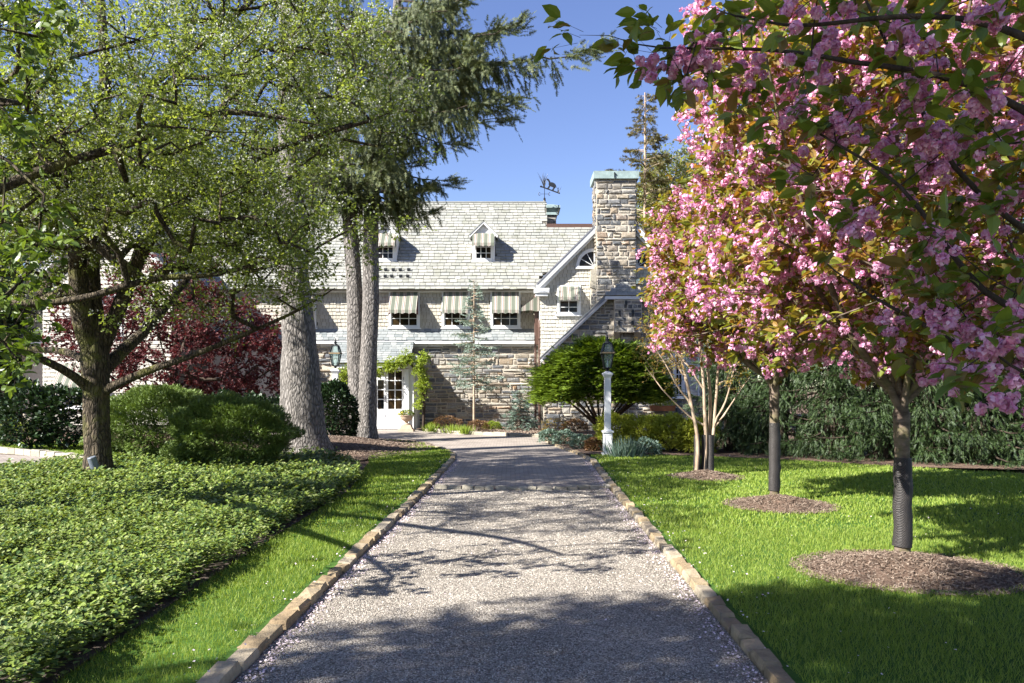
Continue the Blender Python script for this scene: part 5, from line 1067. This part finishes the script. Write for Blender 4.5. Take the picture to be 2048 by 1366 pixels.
# crape myrtle
def myrtle():
    b = np.array([3.52, 14.6, .12]); Y = 14.6; L = []
    st = [((1392, 960), (1398, 880), (1385, 820), (1370, 740), (1340, 660), (1315, 610)), ((1408, 960), (1412, 880), (1408, 800), (1400, 700), (1385, 600), (1370, 530)), ((1420, 960), (1425, 880), (1430, 820), (1435, 740), (1450, 650), (1470, 560)), ((1414, 960), (1418, 870), (1420, 780), (1412, 690), (1430, 600), (1440, 520))]
    for k, q in enumerate(st): L.append(([at(a, c, Y+(k-1.5)*.06) for a, c in q], [.042, .034, .029, .023, .014, .008], None))
    for q in (((1398, 850), (1370, 825), (1335, 790), (1305, 755), (1290, 730)), ((1385, 810), (1350, 770), (1330, 720), (1300, 690), (1285, 650)), ((1425, 860), (1450, 830), (1475, 790), (1500, 755)), ((1380, 770), (1345, 720), (1320, 650), (1300, 625)), ((1425, 850), (1455, 800), (1465, 740), (1480, 700)), ((1405, 780), (1380, 730), (1350, 700), (1320, 690))):
        L.append(([at(a, c, Y+.1*((a % 3)-1)) for a, c in q], [.022, .016, .012, .008, .004][:len(q)], at(q[0][0], q[0][1], Y)))
    root, r, s, o = broad('crape_myrtle', 'small multi-stemmed tree with peeling tan bark and sparse amber leaves', b, [(at(1395, 0, Y)[0], Y, 3.0, 1.1, .9, .9), (at(1330, 0, Y)[0], Y, 2.2, .55, .5, .6), (at(1480, 0, Y)[0], Y, 1.9, .4, .4, .35)], 260, MAT['yelloworange'], MAT['tanbark'], 311, .042, .0028, 5, 4, .20, limbs=L, zmin=1.5, shell=.2, pw=.45)
    mb = MB()
    for k in range(3):
        x = at((1394, 1409, 1421)[k], 0, Y)[0]; mb.tube([(x, Y, .12), (x+.005, Y, .5), (x, Y, .78)], [.07, .06, .055], 12, cap=False)
    mb.build('trunk_netting', MAT['net'], root, smooth=True)
myrtle()
# ---- shrubs
def shrub(name, label, c, R3, n, size, tm, m, seed, bark=None, under=.2, shell=.22, lump=.12, droop=0, cat='shrub', group=None, stems=14, flatb=-.35, stemr=.02, outn=True, aniso=1.0):
    r = R_(seed); c = np.array(c, float); R3 = np.array(R3, float); root = thing(name, label, cat, (c[0], c[1], 0), group)
    d = nrm(r.normal(size=(n, 3))); d = d[d[:, 2] > flatb]; ph = r.uniform(0, 6, 9)
    k = 1+lump*(np.sin(d[:, 0]*5+ph[0])*np.sin(d[:, 2]*6+ph[1])+.7*np.sin(d[:, 0]*11+ph[2])*np.cos(d[:, 1]*10+ph[3])+.6*np.sin(d[:, 2]*15+ph[4]+d[:, 0]*4))
    t = 1-shell*r.random(len(d))**1.6; P = c+d*R3*(k*t)[:, None]; m_ = P[:, 2] > .04; P = P[m_]; d = d[m_]
    f = nrm(d*1.0+r.normal(size=d.shape)*.55+[0, 0, .25-droop]); A = Acc(); nn = (np.array([0, 0, 1.])+r.normal(size=d.shape)*.4) if outn else r.normal(size=d.shape)
    A.sc(tm, P, f, nn, np.stack([size*1.5*np.ones(len(P)), size*r.uniform(.6, 1.3, len(P)), size*.7*np.ones(len(P))], 1)); A.build('foliage', m, root)
    if stems:
        s = Skel(); j = s.path([(c[0], c[1], -.05), (c[0], c[1], .12)], [stemr*2.4]*2)
        q = P[r.integers(0, len(P), stems*7)]
        for p in q[:stems]: s.path([(c[0]+r.normal()*.04, c[1]+r.normal()*.04, .1), c*[1, 1, 0]+(p-c*[1, 1, 0])*[.45, .45, .5], p], [stemr, stemr*.6, .006], j, step=.15, jit=.01, seed=int(abs(p[0]*1000)))
        for p in q[stems:]: s.attach(c+(p-c)*.93, r, .5, .2, .03, .03)
        s.mesh(.0035, .5, 'stems', bark or MAT['darkbark'], root)
    return root
def gp(px, py, z=0): a = G(px, py, z); return a[0], a[1]
x, y = gp(312, 930); shrub('yew_bush', 'rounded green yew bush directly right of the mossy pear trunk', (x, y, .78), (1.22, 1.0, .90), 42000, .066, YEW, MAT['yew'], 401, MAT['pearbark'], flatb=-.75)
x, y = gp(462, 948); shrub('yew_bush', 'rounded yew bush with bare lower stems in front of the thick grey trunk', (x, y, .76), (1.12, .9, .72), 38000, .064, YEW, MAT['yew'], 402, MAT['pearbark'], flatb=-.7)
x, y = at(62, 0, 21)[0], 21; shrub('rhododendron', 'dark broadleaf bush at the far left beyond the circular drive', (x, y, .85), (.75, .7, .9), 2600, .12, LEAF, MAT['rhodo'], 403, flatb=-.8)
x, y = at(130, 0, 21)[0], 21; shrub('rhododendron', 'dark broadleaf bush immediately left of the mossy pear trunk', (x, y, .85), (.75, .7, .85), 2600, .12, LEAF, MAT['rhodo'], 404, flatb=-.8)
x, y = at(8, 0, 22)[0], 22; shrub('lime_bush', 'small bright yellow-green bush at the left frame edge', (x, y, .4), (.7, .6, .45), 2200, .06, YEW, MAT['lime'], 405)
x, y = at(668, 0, 22.6)[0], 22.6; shrub('hedge', 'dark evergreen hedge between the two grey spruce trunks', (x, y, .8), (.66, .6, 1.05), 6500, .09, LEAF, MAT['rhodo'], 406, flatb=-.8, lump=.05)
for k, px in enumerate((450, 510, 570)):
    x, y = at(px, 0, 23)[0], 23+k*.1; shrub('hedge_bush', ('dark evergreen bush under the red maple, left of three', 'dark evergreen bush under the red maple, middle of three', 'dark evergreen bush under the red maple, against the thick trunk')[k], (x, y, .65), (.6, .6, .85), 2600, .10, LEAF, MAT['rhodo'], 407+k, group='dark bushes under the red maple')
# dome shrub
def dome():
    x, y = at(1203, 0, 25.5)[0], 25.5; r = R_(421); root = thing('dome_tree', 'wide dome-shaped green evergreen tree behind the right lamp post', 'tree', (x, y, 0))
    c = np.array([x, y, 1.55]); R3 = np.array([2.08, 1.7, 1.55]); A = Acc()
    n = 8600; d = nrm(r.normal(size=(n, 3))); d = d[d[:, 2] > -.22]; k = 1+.05*np.sin(d[:, 0]*9)*np.sin(d[:, 2]*11+1)+.05*r.normal(size=len(d)); P = c+d*R3*(k*(1-.25*r.random(len(d))**2))[:, None]
    # layered flat sprays
    jj = np.repeat(np.arange(len(P)), 7); m = len(jj); out = nrm(d*[1, 1, .15]); f = nrm(out[jj]+r.normal(size=(m, 3))*[.6, .6, .18]); q = P[jj]+r.normal(size=(m, 3))*[.10, .10, .025]
    A.sc(YEW, q, f, np.array([0, 0, 1.])+r.normal(size=(m, 3))*.18+out[jj]*.25, np.stack([np.full(m, .26), r.uniform(.14, .26, m), np.full(m, .05)], 1)); A.build('crown', MAT['hinoki'], root)
    s = Skel(); j = s.path([(x, y, -.05), (x, y, .35)], [.16, .13])
    for a in np.linspace(0, 2*math.pi, 16, endpoint=False): s.path([(x, y, .3), (x+.5*math.cos(a), y+.45*math.sin(a), .75), (x+1.5*math.cos(a), y+1.2*math.sin(a), 1.5)], [.055, .04, .015], j, jit=.015, seed=int(a*10))
    for p in P[r.integers(0, len(P), 260)]: s.attach(c+(p-c)*.93, r, .6, .3, .02, .05)
    s.mesh(.006, .5, 'trunk', MAT['darkbark'], root)
dome()
# gold mops along the side bed
gm = 'golden bushes behind the right lamp post'
for k, (px, Y, h, w_, lab) in enumerate(((1232, 20.8, .95, .52, 'golden green bush right behind the white lamp post'), (1290, 20.6, .85, .6, 'golden green bush second from the lamp post'), (1345, 20.2, .88, .62, 'golden green bush third from the lamp post'), (1392, 19.8, .80, .5, 'golden green bush at the foot of the tan stems, farthest from the lamp post'))):
    x = at(px, 0, Y)[0]; shrub('golden_bush', lab, (x, Y, h*.5), (w_, w_*.9, h*.55), 5200, .085, YEW, MAT['gold'], 431+k, group=gm, lump=.2, droop=.3, flatb=-.6)
for k, (px, py, h, w_, m, lab) in enumerate(((1098, 888, .42, .30, 'bluelow', 'low blue-green mound at the drive corner nearest the stone house wall'), (1130, 893, .45, .36, 'bluelow', 'low blue-green mound second from the house wall'), (1165, 900, .40, .30, 'bluelow', 'low blue-green mound just left of the lamp post base'), (1187, 905, .36, .2, 'brownred', 'small russet green plant touching the lamp post base on the left'), (1290, 915, .42, .38, 'bluelow', 'pale green low bush right of the iris clump'), (1110, 868, .55, .5, 'yelloworange', 'sparse amber bush against the stone gable corner'), (1150, 866, .5, .5, 'brownred', 'low russet bush under the dome tree'))):
    x, y = gp(px, py); shrub('low_shrub', lab, (x, y, h*.4), (w_, w_, h*.6), 1700 if m != 'yelloworange' else 500, .055, LEAF, MAT[m], 441+k, lump=.15, stems=8, stemr=.008)
def blades(name, label, c, rad, h, n, m, seed, w_=.022, flowers=None):
    r = R_(seed); root = thing(name, label, 'plant', (c[0], c[1], 0)); A = Acc(); tm = ([(-.5,0,0),(.5,0,0),(.45,.6,.05),(-.45,.6,.05),(0,1,.18)], [(0,1,2,3),(3,2,4)])
    p = r.normal(size=(n, 2))*rad*.45; f = np.column_stack([p*.5/max(rad, .1)+r.normal(size=(n, 2))*.15, np.ones(n)]); A.sc(tm, np.column_stack([c[0]+p[:, 0], c[1]+p[:, 1], np.full(n, .04)]), f, r.normal(size=(n, 3)), np.stack([np.full(n, w_), h*r.uniform(.6, 1.1, n), np.full(n, h*.5)], 1)); A.build('leaves', m, root)
for k, (px, py, lab) in enumerate(((1238, 916, 'blue-green sword-leaved iris clump beside the white lamp post'), (1262, 917, 'blue-green sword-leaved iris clump farther right of the lamp post'))):
    x, y = gp(px, py); blades('iris_clump', lab, (x, y), .26, .50, 90, MAT['bluelow'], 461+k)
for k, (px, py, h, w_, m, lab) in enumerate(((893, 862, .55, .62, 'brownred', 'larger russet rounded bush against the stone wall'), (956, 868, .45, .42, 'brownred', 'smaller russet rounded bush left of the bare mulch'), (865, 862, .30, .30, 'lime', 'small green tuft beside the urn end of the bed'), (985, 864, .35, .35, 'lime', 'small yellow green tuft under the blue cedar sapling'))):
    x, y = gp(px, py); y += .6; x *= y/(y-.6); shrub('wall_shrub', lab, (x, y, h*.45), (w_, w_*.7, h*.6), 2200, .05, YEW, MAT[m], 471+k, lump=.1, stems=8, stemr=.008)
for k, (px, py, lab) in enumerate(((862, 866, 'bright green daylily tuft at the left end of the wall bed'), (905, 868, 'widest bright green daylily tuft along the pale kerb'), (930, 870, 'small green daylily tuft between the russet bushes'))):
    x, y = gp(px, py); blades('daylily_clump', lab, (x, y+.15), .34 if k == 1 else .22, .34, 130, MAT['grass'], 481+k, .02)
# small conifer by the wall, blue cedar sapling
conifer('small_conifer', 'small blue-green young conifer in front of the stone wall', 'tree', (at(1040, 0, 30)[0], 30.4, 0), .12, 1.75, lambda t: .78*(1-t)+.05, 46, MAT['bluelow'], MAT['darkbark'], [.03, .02, .005], SPRUCE, 491, .15, (.12, .3), .2, 34, .14)
conifer('blue_cedar', 'slender silvery blue cedar sapling with bare lower trunk before the stone wall', 'tree', (at(948, 0, 31)[0], 31, 0), 1.7, wz(560, 31), lambda t: (1.35*(1-t)**1.1+.12), 74, MAT['bluecedar'], MAT['tanbark'], [.05, .035, .01], SPRUCE, 495, .1, (.10, .26), .1, 46, .15)
# climbing vine round the porch
def vine():
    r = R_(501); Y = 31.55; root = thing('climbing_vine', 'yellow-green climbing vine trained over the porch eave and down the corner', 'vine', (at(845, 0, Y)[0], 31.5, 0)); s = Skel()
    a = s.path(path_px([(846, 862, Y), (850, 800, Y), (842, 760, Y), (832, 730, Y), (815, 722, 31.5)]), [.03, .028, .025, .022, .02], jit=.01)
    s.path(path_px([(815, 722, 31.5), (790, 728, 31.5), (765, 738, 31.5), (735, 742, 31.5), (700, 738, 31.5), (672, 745, 31.5)]), [.02, .018, .015, .012, .01, .006], a, jit=.01); s.path(path_px([(850, 800, Y), (858, 770, Y), (852, 735, Y)]), [.02, .015, .01], s.nearest(at(850, 800, Y)))
    P = []
    for px, py, n, sx, sy in ((750, 742, 40, 22, 10), (785, 730, 50, 16, 9), (815, 718, 55, 16, 10), (840, 735, 60, 10, 14), (845, 770, 55, 9, 16), (838, 805, 14, 8, 8), (690, 745, 40, 20, 16), (848, 715, 20, 8, 6)):
        for _ in range(n): P.append(at(px+r.normal()*sx*.55, py+r.normal()*sy*.55, Y+r.uniform(-.28, .05)))
    for p in P: s.attach(p, r, .1, .2, .03, .03)
    s.mesh(.003, .5, 'stems', MAT['darkbark'], root); A = Acc(); AT = Acc(); twigleaf(A, AT, r, np.array(s.cl), np.array(s.clp), 4, .17, 6, .075, LEAF, 1.2, .3, .5, .003); A.build('foliage', MAT['lime'], root)
vine()
# ------------------------------------------------------------------ lamps, urn, spotlight, window box
def lamp(base, label, zs=1.0):
    x, y, z = base; root = thing('lamp_post', label, 'lamp post', base, 'white lamp posts with black lanterns'); H = z
    mb = MB(); mb.box(x-.105, x+.105, y-.105, y+.105, H, H+.56); mb.box(x-.14, x+.14, y-.14, y+.14, H+.0, H+.07)
    for s1, s2 in ((0, -1),): 
        mb.box(x-.075, x+.075, y-.113, y-.106, H+.12, H+.14); mb.box(x-.075, x+.075, y-.113, y-.106, H+.50, H+.52); mb.box(x-.085, x-.07, y-.113, y-.106, H+.12, H+.52); mb.box(x+.07, x+.085, y-.113, y-.106, H+.12, H+.52)
    mb.tbox(x, y, H+.56, H+.60, .135, .14); mb.tbox(x, y, H+.60, H+.63, .12, .08); mb.build('pedestal', MAT['white'], root)
    mb = MB(); mb.box(x-.074, x+.074, y-.074, y+.074, H+.63, H+1.88); mb.tbox(x, y, H+1.88, H+1.95, .078, .115); mb.box(x-.12, x+.12, y-.12, y+.12, H+1.95, H+1.99); mb.tbox(x, y, H+1.99, H+2.03, .10, .05); mb.build('post', MAT['white'], root)
    T = H+2.03; mb = MB(); mb.lathe(x, y, [(.045, T), (.03, T+.03), (.05, T+.05), (.03, T+.08)], 12)
    b, m_, t = .075, .135, .085; z0, z1, z2 = T+.08, T+.42, T+.66
    mb.tbox(x, y, z0-.012, z0+.012, b+.012, b+.015); mb.box(x-m_-.03, x+m_+.03, y-m_-.03, y+m_+.03, z1-.0, z1+.045); mb.tbox(x, y, z2, z2+.02, t+.015, t+.01)
    for sx in (-1, 1):
        for sy in (-1, 1):
            mb.bar((x+sx*b, y+sy*b, z0), (x+sx*m_, y+sy*m_, z1), .028); mb.bar((x+sx*m_, y+sy*m_, z1+.045), (x+sx*t, y+sy*t, z2), .028)
    mb.lathe(x, y, [(.07, z2+.02), (.065, z2+.05), (.03, z2+.07), (.03, z2+.085), (.055, z2+.10), (.055, z2+.115), (.02, z2+.135), (.03, z2+.16), (.012, z2+.19), (.018, z2+.205), (.003, z2+.23)], 12)
    ln = mb.build('lantern', MAT['black'], root)
    mb = MB(); mb.box(x-m_-.022, x+m_+.022, y-m_-.034, y-m_-.031, z1+.006, z1+.038); mb.build('band', MAT['brass'], ln)
    mb = MB()
    for (h0, w0, h1, w1) in ((z0+.014, b-.004, z1-.004, m_-.004), (z1+.047, m_-.004, z2-.002, t-.002)):
        V = [(x-w0, y-w0, h0), (x+w0, y-w0, h0), (x+w0, y+w0, h0), (x-w0, y+w0, h0), (x-w1, y-w1, h1), (x+w1, y-w1, h1), (x+w1, y+w1, h1), (x-w1, y+w1, h1)]; mb.add(V, [(0,1,5,4),(1,2,6,5),(2,3,7,6),(3,0,4,7)])
    mb.build('glass', MAT['lglass'], ln); mb = MB(); mb.lathe(x, y, [(.016, z0+.012), (.016, z0+.16), (.004, z0+.2)], 8); mb.build('candle_tube', MAT['white'], ln)
MAT['brass'] = m_plain('dull_brass', (.30, .22, .12), .5, .15)
p = G(1215, 913, .0); lamp((p[0], p[1], .02), 'white wooden lamp post with black lantern in front of the dome tree')
lamp((at(671, 0, 23.3)[0], 23.3, .20), 'white lamp post with black lantern half hidden between the two grey spruce trunks')
def urn():
    x, y = gp(813, 863); root = thing('urn_planter', 'weathered stone urn on a pedestal with white and yellow flowers by the porch doors', 'planter', (x, y, 0))
    mb = MB(); mb.tbox(x, y, .0, .10, .30, .28); mb.tbox(x, y, .101, .26, .24, .17); mb.build('pedestal', MAT['terracotta'], root)
    mb = MB(); mb.lathe(x, y, [(.15, .26), (.14, .29), (.07, .33), (.06, .37), (.12, .41), (.21, .46), (.245, .53), (.25, .58), (.29, .61), (.30, .64), (.26, .64), (.22, .58)], 20); mb.build('bowl', MAT['terracotta'], root, smooth=True)
    r = R_(5); A = Acc(); n = 240; d = nrm(r.normal(size=(n, 3))); P = np.array([x, y, .66])+d*[.27, .27, .14]; P = P[P[:, 2] > .6]; A.sc(LEAF, P, r.normal(size=P.shape)+[0, 0, .5], r.normal(size=P.shape)+[0, 0, 1], np.full(len(P), .09)); A.build('leaves', MAT['nearleaf'], root)
    for nm, mt, xo in (('white_flowers', 'pearflower', .04), ('yellow_flowers', 'yellow', -.12)):
        A = Acc(); n = 60; P = np.array([x+xo, y-.04, .70])+r.normal(size=(n, 3))*[.10, .10, .05]; A.sc(STAR, P, r.normal(size=P.shape), r.normal(size=P.shape)+[0, -.6, .5], np.full(n, .06)); A.build(nm, MAT[mt], root)
MAT['yellow'] = m_leaf('yellow_flower', [(.75, .62, .05), (.80, .72, .15)], .25)
urn()
def spot():
    x, y = -6.75, 12.9; root = thing('ground_spotlight', 'small grey cylindrical spotlight tilted up in the groundcover', 'spotlight', (x, y, .1)); mb = MB()
    a = np.array([x+.03, y, .24]); b = np.array([x-.03, y-.06, .52]); mb.tube([a, a+(b-a)*.05, a+(b-a)*.3, a+(b-a)*.32, a+(b-a)*.97, b], [.035, .055, .058, .066, .068, .060], 20); mb.build('lamp_head', MAT['greyfix'], root, smooth=False)
    mb = MB(); mb.tube([(x+.03, y, .02), (x+.03, y, .27)], [.014, .014], 8); mb.lathe(x+.03, y, [(.03, .2), (.035, .24), (.02, .26)], 10); mb.build('stake', MAT['black'], root)
spot()
def wbox():
    x0, x1, z, y = at(1300, 0, 30)[0], at(1350, 0, 30)[0], wz(822, 30), 29.95; root = thing('window_box', 'orange-brown flower box under the shuttered stone gable window', 'planter', ((x0+x1)/2, y, z)); mb = MB()
    mb.hexa([(x0+.05, y-.12, z), (x1-.05, y-.12, z), (x1-.05, y+.2, z), (x0+.05, y+.2, z), (x0, y-.17, z+.2), (x1, y-.17, z+.2), (x1, y+.2, z+.2), (x0, y+.2, z+.2)]); mb.build('box', MAT['orangebox'], root)
    r = R_(9); A = Acc(); n = 260; P = np.column_stack([r.uniform(x0, x1, n), y+r.uniform(-.2, .15, n), z+.2+r.uniform(0, .2, n)]); A.sc(LEAF, P, r.normal(size=P.shape)+[0, 0, .5], r.normal(size=P.shape)+[0, 0, 1], np.full(n, .07)); A.build('plants', MAT['lime'], root)
wbox()
